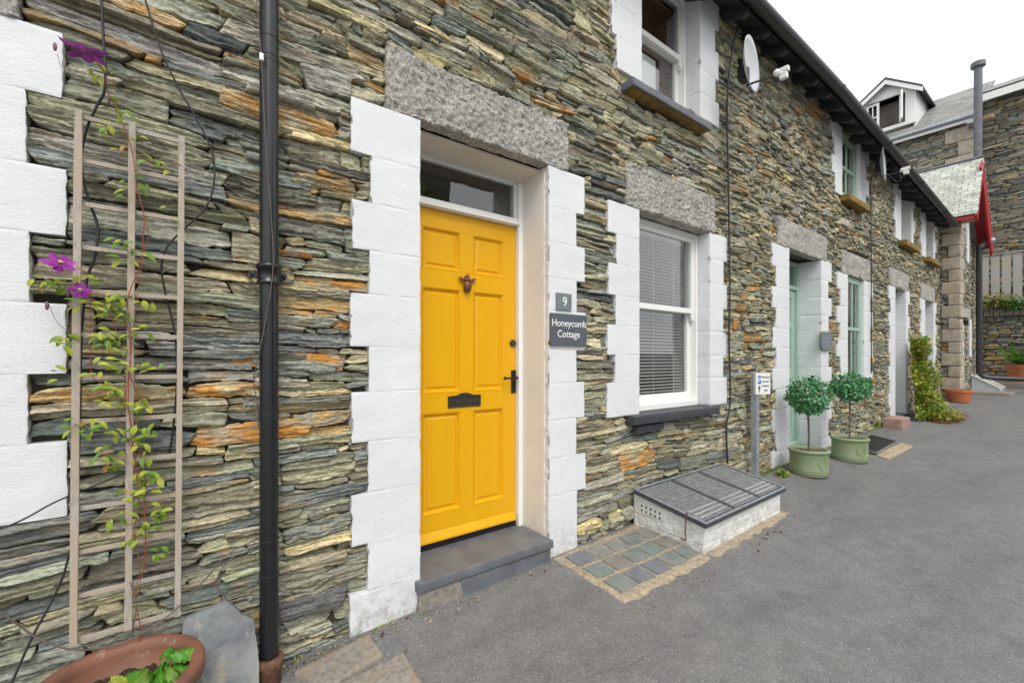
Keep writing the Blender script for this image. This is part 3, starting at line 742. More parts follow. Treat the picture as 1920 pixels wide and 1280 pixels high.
# --- white upper windows
mxl, mxr = wx(1690), wx(1709)
ml = levels(EAVE(10)-.06, wz(1690, 452), .225)
rects += quoins(H3, mxl, wx(1679.5), wx(1676.5), ml, .2, 33)
rects += quoins(H3, mxr, wx(1713), wx(1716), ml, .2, 34)
M1 = (mxl, mxr, ml[-1], ml[0]); holes.append(M1); rects.append(M1)
rects.append(sill(H3, mxl-.1, mxr+.2, ml[-1]-.09, ml[-1]-.001, -.09, .2, m='ochre', seed=13))
nxl, nxr = wx(1736.5), wx(1750)
nl = levels(EAVE(12.3)-.06, wz(1737, 484), .225)
rects += quoins(H3, nxl, wx(1729), wx(1726.5), nl, .2, 35)
rects += quoins(H3, nxr, wx(1753.5), wx(1756), nl, .2, 36)
N1 = (nxl, nxr, nl[-1], nl[0]); holes.append(N1); rects.append(N1)
rects.append(sill(H3, nxl-.15, nxr+.2, nl[-1]-.09, nl[-1]-.001, -.09, .2, m='ochre', seed=14))
rects.append((xin0-1, xin0, zl[-1], zl[0]))

# walling for each house, one continuous mesh per house
def cellf(x):
    Z = CT*max(x, -.5)+ST*D; return max(.0042, Z/F/.533*1.05)
for hh, a, b_, sd, kw in ((H0, XB[0], XB[1], 101, dict(asp=(5, 13), lmax=.55, orange=.012, tone=np.array([1.19, 1.21, 1.14]))),
                          (H1, XB[1], XB[2], 102, dict(asp=(3, 9), lmax=.45, orange=.03, tone=np.array([1.18, 1.17, 1.07]))),
                          (H2, XB[2], XB[3], 103, dict(asp=(2.2, 5.5), lmax=.36, orange=.06, tone=np.array([1.12, 1.10, .98]))),
                          (H3, XB[3], XB[4], 104, dict(asp=(2, 5), lmax=.34, orange=.06, tone=np.array([1.12, 1.10, .99])))):
    zb = min(gz(a, 0), gz(b_, 0))-.12
    walling('stone_wall', hh, a, b_, zb, 4.62, rects, sd, cell=cellf, **kw)
    core(hh, a+(0.0), b_-.001, zb-.1, 4.62, holes)

# ------------------------------------------------------------------ the yellow door and its frame
yd = .26; YF = yd; YD = .295
dz0 = .125                                            # top of the doorstep
rbox('doorstep', dxl-.03, dxr+.0, -.045, YF+.08, .075, dz0, M['slate'], H1, cell=.025, amp=.0012, fr=6, rad=.005, seed=4)
def slab_under(name, x0, x1, y0, z0, z1, m, seed, par=H1):
    return rbox(name, x0, x1, y0, .1, z0, z1, M[m], par, cell=.02, amp=.006, fr=9, rad=.012, seed=seed)
slab_under('footing_stone', dxl-.02, dxl+.235, -.030, gz(1, 0)-.04, .0735, 'gravelstone', 6)
slab_under('footing_stone', dxl+.222, dxl+.60, -.033, gz(1.5, 0)-.04, .0735, 'slate', 7)
slab_under('footing_stone', dxl+.588, dxr-.004, -.029, gz(1.8, 0)-.04, .0735, 'slate', 8)
zt1 = zt-.006
fr = MB()
fr.box(dxl, dxl+.055, YF, YF+.10, dz0, zt1-.03); fr.box(dxr-.035, dxr-.001, YF, YF+.10, dz0, zt1-.03)
fr.box(dxl, dxr-.001, YF, YF+.10, zt1-.03, zt1)                        # head
fr.box(dxl+.055, dxr-.035, YF+.004, YF+.09, 2.137, 2.185)              # transom
fr.box(dxl+.055, dxr-.035, YF-.012, YF+.01, 2.140, 2.152)
dfr = fr.build('door_frame', M['gloss'], H1, .003)
sf = MB(); sf.prism([(.086, zt+.0), (.086, zt1-.01), (YF+.0, zt1-.036), (YF+.0, zt+.0)], dxl-.01, dxr-.0015, axis='x')
sf.build('soffit_board', M['beige'], H1, .002)
dk = MB(); dk.box(dxl+.055, dxr-.035, YF+.03, YF+.09, dz0+.001, .166); dk.build('weather_bar', M['iron'], H1, .002)
# fanlight
fl = MB(); fl.box(dxl+.06, dxr-.04, YF+.045, YF+.05, 2.19, zt1-.035); fan = fl.build('fanlight', M['glass'], H1)
bd = MB()
bd.box(dxl+.055, dxl+.068, YF+.03, YF+.06, 2.185, zt1-.03); bd.box(dxr-.048, dxr-.035, YF+.03, YF+.06, 2.185, zt1-.03)
bd.box(dxl+.068, dxr-.048, YF+.03, YF+.06, 2.185, 2.196); bd.box(dxl+.068, dxr-.048, YF+.03, YF+.06, zt1-.042, zt1-.03)
bd.build('glazing_bead', M['gloss'], fan, .002)
# panelled leaf
ex0, ex1 = dxl+.058, dxr-.038; ez0, ez1 = .168, 2.134
px_ = [ex0, ex0+.098, ex0+.355, ex0+.452, ex1-.098, ex1]
pz_ = [ez0, .329, .925, 1.046, 1.673, 1.784, 2.028, ez1]
lf = MB(); lf.box(ex0, ex1, YD+.018, YD+.045, ez0, ez1)
lf.box(px_[0], px_[1], YD, YD+.018, ez0, ez1); lf.box(px_[4], px_[5], YD, YD+.018, ez0, ez1)
for a, b_ in ((0, 1), (2, 3), (4, 5), (6, 7)): lf.box(px_[1], px_[4], YD, YD+.018, pz_[a], pz_[b_])
for a, b_ in ((1, 2), (3, 4), (5, 6)): lf.box(px_[2], px_[3], YD, YD+.018, pz_[a], pz_[b_])
for i in ((1, 2), (3, 4)):
    for k in ((1, 2), (3, 4), (5, 6)):
        xa, xb, za, zb = px_[i[0]], px_[i[1]], pz_[k[0]], pz_[k[1]]
        def ring(o1, y1, o2, y2):
            r1 = [(xa+o1, y1, za+o1), (xb-o1, y1, za+o1), (xb-o1, y1, zb-o1), (xa+o1, y1, zb-o1)]
            r2 = [(xa+o2, y2, za+o2), (xb-o2, y2, za+o2), (xb-o2, y2, zb-o2), (xa+o2, y2, zb-o2)]
            lf.add(r1+r2, [(j, (j+1) % 4, (j+1) % 4+4, j+4) for j in range(4)])
        ring(0, YD-.001, .004, YD-.001); ring(.004, YD-.001, .010, YD+.007); ring(.010, YD+.007, .015, YD+.0165); ring(.015, YD+.0165, .026, YD+.0165)
        ring(.026, YD+.0165, .036, YD+.010); o_ = .036
        lf.add([(xa+o_, YD+.010, za+o_), (xb-o_, YD+.010, za+o_), (xb-o_, YD+.010, zb-o_), (xa+o_, YD+.010, zb-o_)], [(0, 1, 2, 3)])
lf.prism([(YD, ez0), (YD, ez0+.055), (YD-.004, ez0+.05), (YD-.022, ez0+.012), (YD-.022, ez0)], ex0+.01, ex1-.01, axis='x')   # drip board
door = lf.build('door', M['yellow'], H1, .0018); tag(door, 'bright yellow six panelled door')
# bee knocker
kc = Vector((1.468, YD-.012, 1.715)); kn = MB()
kn.ball(kc+Vector((0, -.006, -.018)), .030, (.92, .7, 1.25), 12); kn.ball(kc+Vector((0, -.008, .022)), .020, (1.05, .8, .8), 10); kn.ball(kc+Vector((0, -.008, .043)), .0125, (1, .9, .9), 8)
for s_ in (-1, 1):
    R_ = Matrix.Rotation(s_*.45, 3, 'Y'); kn.ball(kc+Vector((s_*.040, -.004, .024)), .026, (1, .22, .42), 8, mat=Matrix.Rotation(-s_*.38, 3, 'Y'))
    kn.tube([kc+Vector((s_*.004, -.012, .05)), kc+Vector((s_*.012, -.018, .064))], .0016, 6)
kn.box(kc.x-.012, kc.x+.012, YD-.006, YD+.001, kc.z-.03, kc.z+.05)
kn.build('bee_door_knocker', M['bronze'], door, smooth=True)
# letter plate
lx, lzc = 1.457, .985; lp = MB(); W2, Hh = .118, .036
lp.box(lx-W2, lx+W2, YD-.006, YD+.001, lzc-Hh, lzc-Hh+.008); lp.box(lx-W2, lx-W2+.022, YD-.006, YD+.001, lzc-Hh+.008, lzc+Hh); lp.box(lx+W2-.022, lx+W2, YD-.006, YD+.001, lzc-Hh+.008, lzc+Hh)
lp.prism([(lx-W2, lzc+Hh-.012), (lx+W2, lzc+Hh-.012), (lx+W2, lzc+Hh), (lx+.06, lzc+Hh+.003), (lx+.03, lzc+Hh+.014), (lx, lzc+Hh+.018), (lx-.03, lzc+Hh+.014), (lx-.06, lzc+Hh+.003), (lx-W2, lzc+Hh)], YD-.008, YD+.001)
lp.box(lx-.10, lx+.10, YD-.003, YD+.001, lzc-Hh+.007, lzc+Hh-.011); lp.box(lx-.07, lx+.07, YD-.0055, YD-.003, lzc-.018, lzc+.016)
lp.build('letterbox', M['pewter'], door, .0015)
hp = MB(); hx = 1.84
hp.box(hx-.020, hx+.018, YD-.006, YD+.001, 1.018, 1.172)
hp.tube([(hx, YD-.001, 1.122), (hx, YD-.045, 1.122)], .009, 10); hp.tube([(hx+.004, YD-.045, 1.122), (hx-.05, YD-.047, 1.120), (hx-.095, YD-.043, 1.121)], [.0085, .0065, .0075], 10); hp.ball((hx-.1, YD-.042, 1.121), .0115, (1, 1, 1), 8)
hp.build('door_handle', M['iron'], door, .0015)
lk = MB(); lk.tube([(1.832, YD+.002, 1.352), (1.832, YD-.010, 1.352)], .024, 24); lk.tube([(1.832, YD-.010, 1.352), (1.832, YD-.013, 1.352)], .014, 18); lk.box(1.8305, 1.8335, YD-.0145, YD-.012, 1.345, 1.359)
lk.build('cylinder_lock', M['pewter'], door)
hall = MB(); hall.add([(dxl+.0, YD+.06, .1), (dxr, YD+.06, .1), (dxr, YD+.06, 2.5), (dxl, YD+.06, 2.5), (dxl, 2.2, .1), (dxr, 2.2, .1), (dxr, 2.2, 2.5), (dxl, 2.2, 2.5)], [(4, 5, 6, 7), (0, 4, 7, 3), (1, 2, 6, 5), (3, 7, 6, 2), (0, 1, 5, 4)])
hall.build('hallway', M['room'], H1)

# ------------------------------------------------------------------ sash windows
def room(par, x0, x1, y0, z0, z1, d=1.6):
    m = MB(); a, b_, c, e = x0-.5, x1+.5, z0-.4, z1+.3
    m.add([(a, y0, c), (b_, y0, c), (b_, y0, e), (a, y0, e), (a, y0+d, c), (b_, y0+d, c), (b_, y0+d, e), (a, y0+d, e)], [(4, 5, 6, 7), (0, 4, 7, 3), (1, 2, 6, 5), (3, 7, 6, 2), (0, 1, 5, 4)])
    m.build('room_interior', M['room'], par)
def sash(par, x0, x1, z0, z1, y, m='gloss', zm=None, bars=False, box=.055, blind=None, bz0=None, horn=True, low_rail=.07, flat=False):
    root_m = MB(); zm = zm or (z0+z1)/2
    root_m.box(x0, x0+box*.55, y, y+.11, z0, z1); root_m.box(x1-box*.55, x1, y, y+.11, z0, z1)
    root_m.box(x0+box*.55, x1-box*.55, y, y+.11, z1-box*.6, z1); root_m.box(x0+box*.55, x1-box*.55, y-.012, y+.11, z0, z0+.045)
    w = root_m.build('sash_window', M[m], par, .003)
    a, b_ = x0+box*.55, x1-box*.55
    for nm, za, zb, yy, br in (('upper_sash', zm-.02, z1-box*.6, y+.018, .045), ('lower_sash', z0+.046, zm+.02, y+.058, low_rail)):
        s_ = MB(); st = .048
        if flat: yy = y+.004 if nm == 'upper_sash' else y+.010; st = .042
        s_.box(a, a+st, yy, yy+.036, za, zb); s_.box(b_-st, b_, yy, yy+.036, za, zb)
        s_.box(a+st, b_-st, yy, yy+.036, zb-.042, zb); s_.box(a+st, b_-st, yy, yy+.036, za, za+br)
        if horn and nm == 'upper_sash':
            for hx_ in (a+.002, b_-.046): s_.prism([(hx_, za), (hx_+.044, za), (hx_+.044, za-.05), (hx_+.03, za-.075), (hx_+.012, za-.06), (hx_, za-.03)], yy+.001, yy+.034)
        if bars:
            c = (a+b_)/2; s_.box(c-.012, c+.012, yy+.004, yy+.03, za+br, zb-.042)
        so_ = s_.build(nm, M[m], w, .0025)
        g = MB(); g.box(a+st-.005, b_-st+.005, yy+.016, yy+.021, za+br-.005, zb-.037); g.build('pane', M['glass'], w)
    if blind:
        bl = MB(); zz = z1-.06
        while zz > (bz0 or z0)+.06:
            R_ = Matrix.Translation((0, y+.135, zz)) @ Matrix.Rotation(.22, 4, 'X')
            bl.box(x0+.04, x1-.04, -.0115, .0115, -.0008, .0008, mat=R_); zz -= .028 if blind == 'blind' else .030
        for fx in (.2, .5, .8):
            cx = x0+(x1-x0)*fx; bl.box(cx-.001, cx+.001, y+.121, y+.1225, z0+.06, z1-.06)
        bl.box(x0+.04, x1-.04, y+.118, y+.15, z1-.075, z1-.045)
        bl.build('venetian_blind', M[blind], par)
    return w
w1 = sash(H1, wl_+.004, wr_-.004, wz(1191, 781, -.07)+.003, lz[0]-.004, .11, blind='blind', zm=wz(1290, 583, .13))
room(H1, wl_, wr_, .25, lz[-1], lz[0])
ct = MB()
w2 = sash(H1, ul+.004, ur-.004, uz[-1]+.0, 4.44, .13, blind='woodblind', zm=wz(1240, 85, .15))
room(H1, ul, ur, .28, uz[-1], 4.44)
rbox('paper_card', wx(1196, .225), wx(1229, .225), .222, .228, uz[-1]+.06, wz(1229, 116, .225), M['signwhite'], w2, cell=.1, amp=0)
sash(H2, hxl+.003, hxr-.003, hl[-1]+.0, hl[0]-.003, .035, 'sage', bars=True, horn=False, flat=True, low_rail=.06); room(H2, hxl, hxr, .26, hl[-1], hl[0])
cu = MB()
for i in range(14):
    x_ = hxl+.05+i*.07; cu.tube([(x_, .30+.02*(i % 2), hl[-1]+.03), (x_, .30+.02*(i % 2), hl[0]-.1)], .028, 8)
cu.build('curtain', M['curtain'], H2, smooth=True)
sash(H2, ixl+.003, ixr-.003, il[-1]+.0, il[0]-.02, .04, 'sage', bars=True, horn=False, flat=True, low_rail=.06); room(H2, ixl, ixr, .26, il[-1], il[0])
cu = MB()
for i in range(10):
    x_ = ixl+.05+i*.07; cu.tube([(x_, .31+.02*(i % 2), il[-1]+.03), (x_, .31+.02*(i % 2), il[-1]+.75)], .028, 8)
cu.build('curtain', M['curtain'], H2, smooth=True)
for q, hh in ((K1, H3), (M1, H3), (N1, H3)):
    sash(hh, q[0]+.003, q[1]-.003, q[2], q[3]-.01, .19, 'gloss', horn=False); room(hh, q[0], q[1], .33, q[2], q[3])

# ------------------------------------------------------------------ green door, white door
def plain_door(par, x0, x1, z0, zt_, y, m, fan_h=.3, lab=None):
    f_ = MB(); f_.box(x0, x0+.05, y, y+.1, z0, zt_); f_.box(x1-.05, x1, y, y+.1, z0, zt_); f_.box(x0+.05, x1-.05, y, y+.1, zt_-.05, zt_); f_.box(x0+.05, x1-.05, y+.002, y+.09, zt_-fan_h-.05, zt_-fan_h)
    f_.box(x0, x1, y-.03, y+.1, z0-.001, z0+.05)
    f_.build('door_frame', M[m], par, .003)
    g = MB(); g.box(x0+.05, x1-.05, y+.045, y+.05, zt_-fan_h, zt_-.05); g.build('fanlight', M['glass'], par)
    l = MB(); zb, ze = z0+.052, zt_-fan_h-.052; l.box(x0+.052, x1-.052, y+.045, y+.075, zb, ze)
    c = (x0+x1)/2
    for a, b_ in ((x0+.052, x0+.15), (c-.045, c+.045), (x1-.15, x1-.052)): l.box(a, b_, y+.03, y+.045, zb, ze)
    for za, zc in ((zb, zb+.18), (zb+.8, zb+.93), (ze-.5, ze-.4), (ze-.1, ze)):
        l.box(x0+.15, c-.045, y+.031, y+.045, za, zc); l.box(c+.045, x1-.15, y+.031, y+.045, za, zc)
    d_ = l.build('door', M[m], par, .002)
    if lab: d_['label'] = lab
    k = MB(); k.box(x0+.085, x0+.115, y+.022, y+.03, zb+.85, zb+1.0); k.tube([(x0+.1, y+.03, zb+.95), (x0+.1, y-.02, zb+.95), (x0+.2, y-.022, zb+.95)], .008, 8); k.build('door_handle', M['iron'], d_)
    r_ = MB(); r_.box(x0-.2, x1+.2, y+.15, y+.16, z0, zt_); r_.build('hallway', M['room'], par)
plain_door(H2, gxl+.002, gxr-.002, gz(6, 0)+.04, gl[0]-.005, .25, 'sage', lab='sage green panelled door')
rbox('doorstep', gxl, gxr, -.03, .36, gz(6, 0)-.1, gz(6, 0)+.04, M['slate'], H2, cell=.06, amp=.001)
plain_door(H3, jxl+.002, jxr-.002, gz(10.2, 0)+.05, jl[0]-.005, .26, 'gloss', lab='white painted door')
rbox('doorstep', jxl, jxr, -.03, .36, gz(10.2, 0)-.1, gz(10.2, 0)+.05, M['slate'], H3, cell=.06, amp=.001)

# ------------------------------------------------------------------ eaves, gutters, roofs
GZ = lambda x: 4.36 if x < 6.2 else 4.36-.047*(x-6.2)       # gutter rim height
GO = .35
def eaves(par, a, b_, tag_=None):
    def strip(name, prof, m, n=None, smooth_=False):
        n = n or max(2, int((b_-a)/.5)); mb = MB(); k = len(prof)
        for i in range(n+1):
            x = a+(b_-a)*i/n
            for (y, z) in prof: mb.v.append((x, y, GZ(x)+z))
        for i in range(n):
            for j in range(k): mb.f.append((i*k+j, i*k+(j+1) % k, (i+1)*k+(j+1) % k, (i+1)*k+j)); mb.m.append(0)
        mb.f.append(tuple(range(k))); mb.f.append(tuple(n*k+j for j in range(k))); mb.m += [0, 0]
        return mb.build(name, m, par, smooth=smooth_)
    R = .058
    arc = [(-GO+R+R*math.cos(t), R*math.sin(t)) for t in [math.pi+math.pi*i/8 for i in range(9)]]
    arc = arc+[(-GO+R+(R-.006)*math.cos(t), (R-.006)*math.sin(t)) for t in [2*math.pi-math.pi*i/8 for i in range(9)]]
    g = strip('gutter', arc, M['black'])
    # union joints and brackets
    x = math.ceil(a/1.9)*1.9+.4
    while x < b_:
        jb = MB(); mbp = [(x-.03, -GO+R+(R+.006)*math.cos(t), GZ(x)+(R+.006)*math.sin(t)) for t in [math.pi+math.pi*i/10 for i in range(11)]]
        jb.v += mbp+[(x+.03, p[1], p[2]) for p in mbp]; jb.f += [(i, i+1, i+12, i+11) for i in range(10)]; jb.m += [0]*10
        jb.build('gutter_union', M['black'], g); x += 1.9
    strip('soffit_boards', [(-GO+2*R+.03, -.01), (.40, .30), (.40, .315), (-GO+2*R+.03, .005)], M['soffit'])
    rf = strip('roof', [(-GO+.05, .012), (-GO+.05, .03), (3.2, 2.03), (3.2, 2.01)], M['roofplain'])
    x = math.ceil(a/.40)*.40+.05
    while x < b_-.03:
        z = GZ(x); rr_ = MB(); rr_.prism([(-GO+2*R+.004, z-.075), (-GO+2*R+.05, z-.095), (.3, z+.15), (.3, z+.245), (-GO+2*R+.004, z-.022)], x-.025, x+.025, axis='x'); rr_.build('rafter', M['soffit'], par, .002); x += .40
M['soffit'] = simple('dark_stained_timber', (.045, .046, .05), .6, .3, 20, .2, 40, dirt=((.11, .11, .11), .66, .8), dscale=14)
M['roofplain'] = simple('old_roof_slate', (.15, .155, .16), .6, .3, 5, .5, 20)
for hh, a, b_ in ((H1, 2.3, XB[2]), (H2, XB[2], XB[3]), (H3, XB[3], 13.0)): eaves(hh, a, b_)
eaves(H0, XB[0], XB[1]); eaves(H1, XB[1], 2.3)

# ------------------------------------------------------------------ downpipe on the wall
def downpipe():
    c = aty(504.5, 700, -.075); x, y = c.x, -.075; zb = gz(x, y)-.02
    t = thing('downpipe', 'black rainwater downpipe between the trellis and the yellow door', 'drainpipe', (x, y, zb))
    p = MB(); p.tube([(x, y, zb+.10), (x, y, GZ(x)-.16)], .0345, 28); p.build('pipe', M['pipeblack'], t, smooth=False)
    for py in (513, -560):
        z = wz(504, py, -.075); prof = [(.035, -.045), (.043, -.045), (.045, -.040), (.045, -.034), (.041, -.030), (.041, .016), (.047, .018), (.049, .026), (.047, .034), (.042, .038), (.035, .040)]
        k = MB(); k.lathe(prof, (x, y, z), 28)
        k.build('pipe_collar', M['pipeblack'], t, smooth=True)
        for s_ in (-1, 1):
            l = MB(); l.prism([(x+s_*.040, z-.014), (x+s_*.062, z-.018), (x+s_*.07, z-.006), (x+s_*.068, z+.01), (x+s_*.04, z+.012)], y+.02, y+.034); l.tube([(x+s_*.058, y+.02, z-.003), (x+s_*.058, y-.004, z-.003)], .007, 8); l.tube([(x+s_*.058, y+.02, z-.003), (x+s_*.058, .03, z-.003)], .009, 8)
            l.build('fixing_lug', M['black'], t, .001)
    sh = MB(); sh.lathe([(.036, .14), (.047, .14), (.055, .13), (.052, .10), (.044, .085), (.044, .0), (.04, 0)], (x, y, zb-.01), 24); sh.build('cast_iron_shoe', M['rust'], t, smooth=True)
    for py in (73, 108, 118, 775, 1010, 1075):
        z = wz(504, py, -.075); k = MB(); k.lathe([(.0352, -.0018), (.0365, -.0018), (.0365, .0018), (.0352, .0018)], (x, y, z), 20)
        k.build('cable_tie', M['cable'] if py < 200 else M['black'], t)
    c2 = aty(489, 108, -.11); k = MB(); k.box(c2.x-.006, c2.x+.008, c2.y-.014, c2.y, c2.z-.016, c2.z+.012); k.build('wire_clip', M['letter'], t, .002)
downpipe()

# ------------------------------------------------------------------ loose cables
def cable(lab, pts, r, m, n=8, name='cable', k=8):
    P = smooth_path([aty(a, b_, y) for a, b_, y in pts], k)
    o = MB().tube(P, r, n).build(name, M[m], None, smooth=True); tag(o, lab, 'cable'); return o
cable('thick black cable hanging past the clematis flower and down behind the left trellis post', [(188, -60, -.05), (192, 40, -.05), (197, 120, -.05), (196, 170, -.05), (180, 202, -.045), (160, 250, -.035), (152, 310, -.03), (165, 372, -.03), (183, 425, -.03), (178, 480, -.03), (162, 530, -.03), (152, 640, -.03), (150, 760, -.03), (147, 860, -.03), (146, 930, -.03)], .0042, 'cable')
cable('black cable looping from the top edge round the right side of the trellis', [(262, -40, -.045), (274, 5, -.045), (300, 90, -.045), (335, 165, -.045), (375, 235, -.045), (399, 290, -.045), (401, 345, -.045), (385, 390, -.045), (350, 425, -.04), (314, 462, -.035), (303, 500, -.03), (310, 550, -.03), (327, 620, -.03), (332, 700, -.03), (326, 790, -.03), (318, 850, -.02)], .0034, 'cable')
cable('black cable crossing the lower white quoin and sinking behind the trellis', [(-30, 1003, -.03), (40, 975, -.03), (95, 945, -.03), (140, 925, -.035), (190, 905, -.04), (235, 885, -.035), (262, 870, -.02)], .0028, 'cable')
cable('black cable running slantwise from the trellis foot down to the lower left corner', [(132, 1030, -.04), (118, 1080, -.05), (95, 1130, -.06), (60, 1195, -.08), (20, 1285, -.1), (5, 1330, -.1)], .0034, 'cable')
cable('thin brown cable sagging across the trellis foot to the downpipe', [(-30, 1130, -.09), (20, 1160, -.09), (70, 1195, -.09), (130, 1216, -.1), (190, 1214, -.1), (250, 1195, -.1), (320, 1150, -.09), (385, 1085, -.08), (425, 1040, -.07), (485, 1008, -.06)], .0028, 'browncable')
cable('small brown loop of cable sticking out left of the downpipe', [(486, 1022, -.06), (450, 1035, -.07), (420, 1060, -.08), (407, 1095, -.08), (425, 1122, -.08), (450, 1124, -.08), (472, 1108, -.07), (486, 1080, -.05)], .0022, 'browncable')
cable('thin brown wire tied down the front of the downpipe', [(479, -30, -.115), (486, 60, -.115), (490, 110, -.118), (497, 250, -.118), (508, 400, -.118), (512, 500, -.128), (500, 590, -.118), (484, 670, -.10), (476, 715, -.09), (483, 760, -.09), (484, 800, -.07)], .0019, 'browncable')
cable('tangled green-grey wire end beside the downpipe', [(478, 760, -.06), (462, 752, -.06), (458, 775, -.065), (475, 785, -.06), (484, 768, -.06), (470, 757, -.06), (464, 770, -.06)], .0012, 'galv')
cable('black cable clipped vertically down the stonework right of the white ground floor window', [(1394, 8, -.16), (1386, 40, -.10), (1374, 90, -.05), (1366, 150, -.03), (1363, 220, -.03), (1366, 350, -.028), (1368, 520, -.028), (1367, 640, -.028), (1369, 750, -.028), (1362, 800, -.028), (1364, 868, -.028)], .0085, 'cable', k=5)
cable('thin black cable down the wall between the green and white cottages', [(1633, 330, -.02), (1633, 420, -.02), (1634, 560, -.02), (1634, 700, -.02)], .007, 'cable', k=4)

# ------------------------------------------------------------------ trellis
def trellis():
    Y0 = -.075
    t = thing('trellis', 'tall narrow weathered wooden trellis leaning against the slate wall above the brown pot', 'trellis', tuple(aty(235, 1190, Y0)))
    def bar(p0, p1, w, y, th, name):
        a, b_ = Vector(p0), Vector(p1); d = (b_-a).normalized(); n = Vector((d.z, 0, -d.x)); mb = MB(); N = 10; rr = random.Random(int(abs(a.x*999+a.z*333)))
        for i in range(N+1):
            c = a.lerp(b_, i/N); wob = rr.uniform(-.0008, .0008)
            for s_, yy in ((-1, y), (1, y), (1, y+th), (-1, y+th)): mb.v.append((c.x+n.x*(w/2+wob)*s_, yy, c.z+n.z*(w/2+wob)*s_))
        for i in range(N):
            for j in range(4): mb.f.append((i*4+j, i*4+(j+1) % 4, (i+1)*4+(j+1) % 4, (i+1)*4+j)); mb.m.append(0)
        mb.f += [(0, 1, 2, 3), (N*4+3, N*4+2, N*4+1, N*4)]; mb.m += [0, 0]
        return mb.build(name, M['trellis'], t, .0012)
    posts = [((147, 204), (137, 1212), .0195), ((248, 228), (240, 1182), .0195), ((341, 255), (333, 1156), .0185)]
    for (a, b_, w) in posts: bar(aty(*a, Y0), aty(*b_, Y0), w, Y0, .014, 'post')
    yl = [208, 296, 381, 464, 549, 631, 712, 796, 877, 962, 1044, 1126, 1202]; yr = [262, 330, 405, 479, 554, 629, 702, 780, 855, 930, 1004, 1080, 1157]
    zs = np.linspace(wz(150, 214, Y0), wz(150, 1203, Y0), 13)
    zr = np.linspace(wz(338, 262, Y0), wz(338, 1150, Y0), 13)
    for i in range(13):
        a = aty(139 if i else 150, 700, Y0); a.x = aty(147-10*i/12-6, 700, Y0).x; b_ = aty(341-8*i/12+3, 700, Y0)
        a.z = zs[i]; b_.z = zr[i]; bar(a, b_, .0145, Y0+.0145, .012, 'crossbar')
trellis()

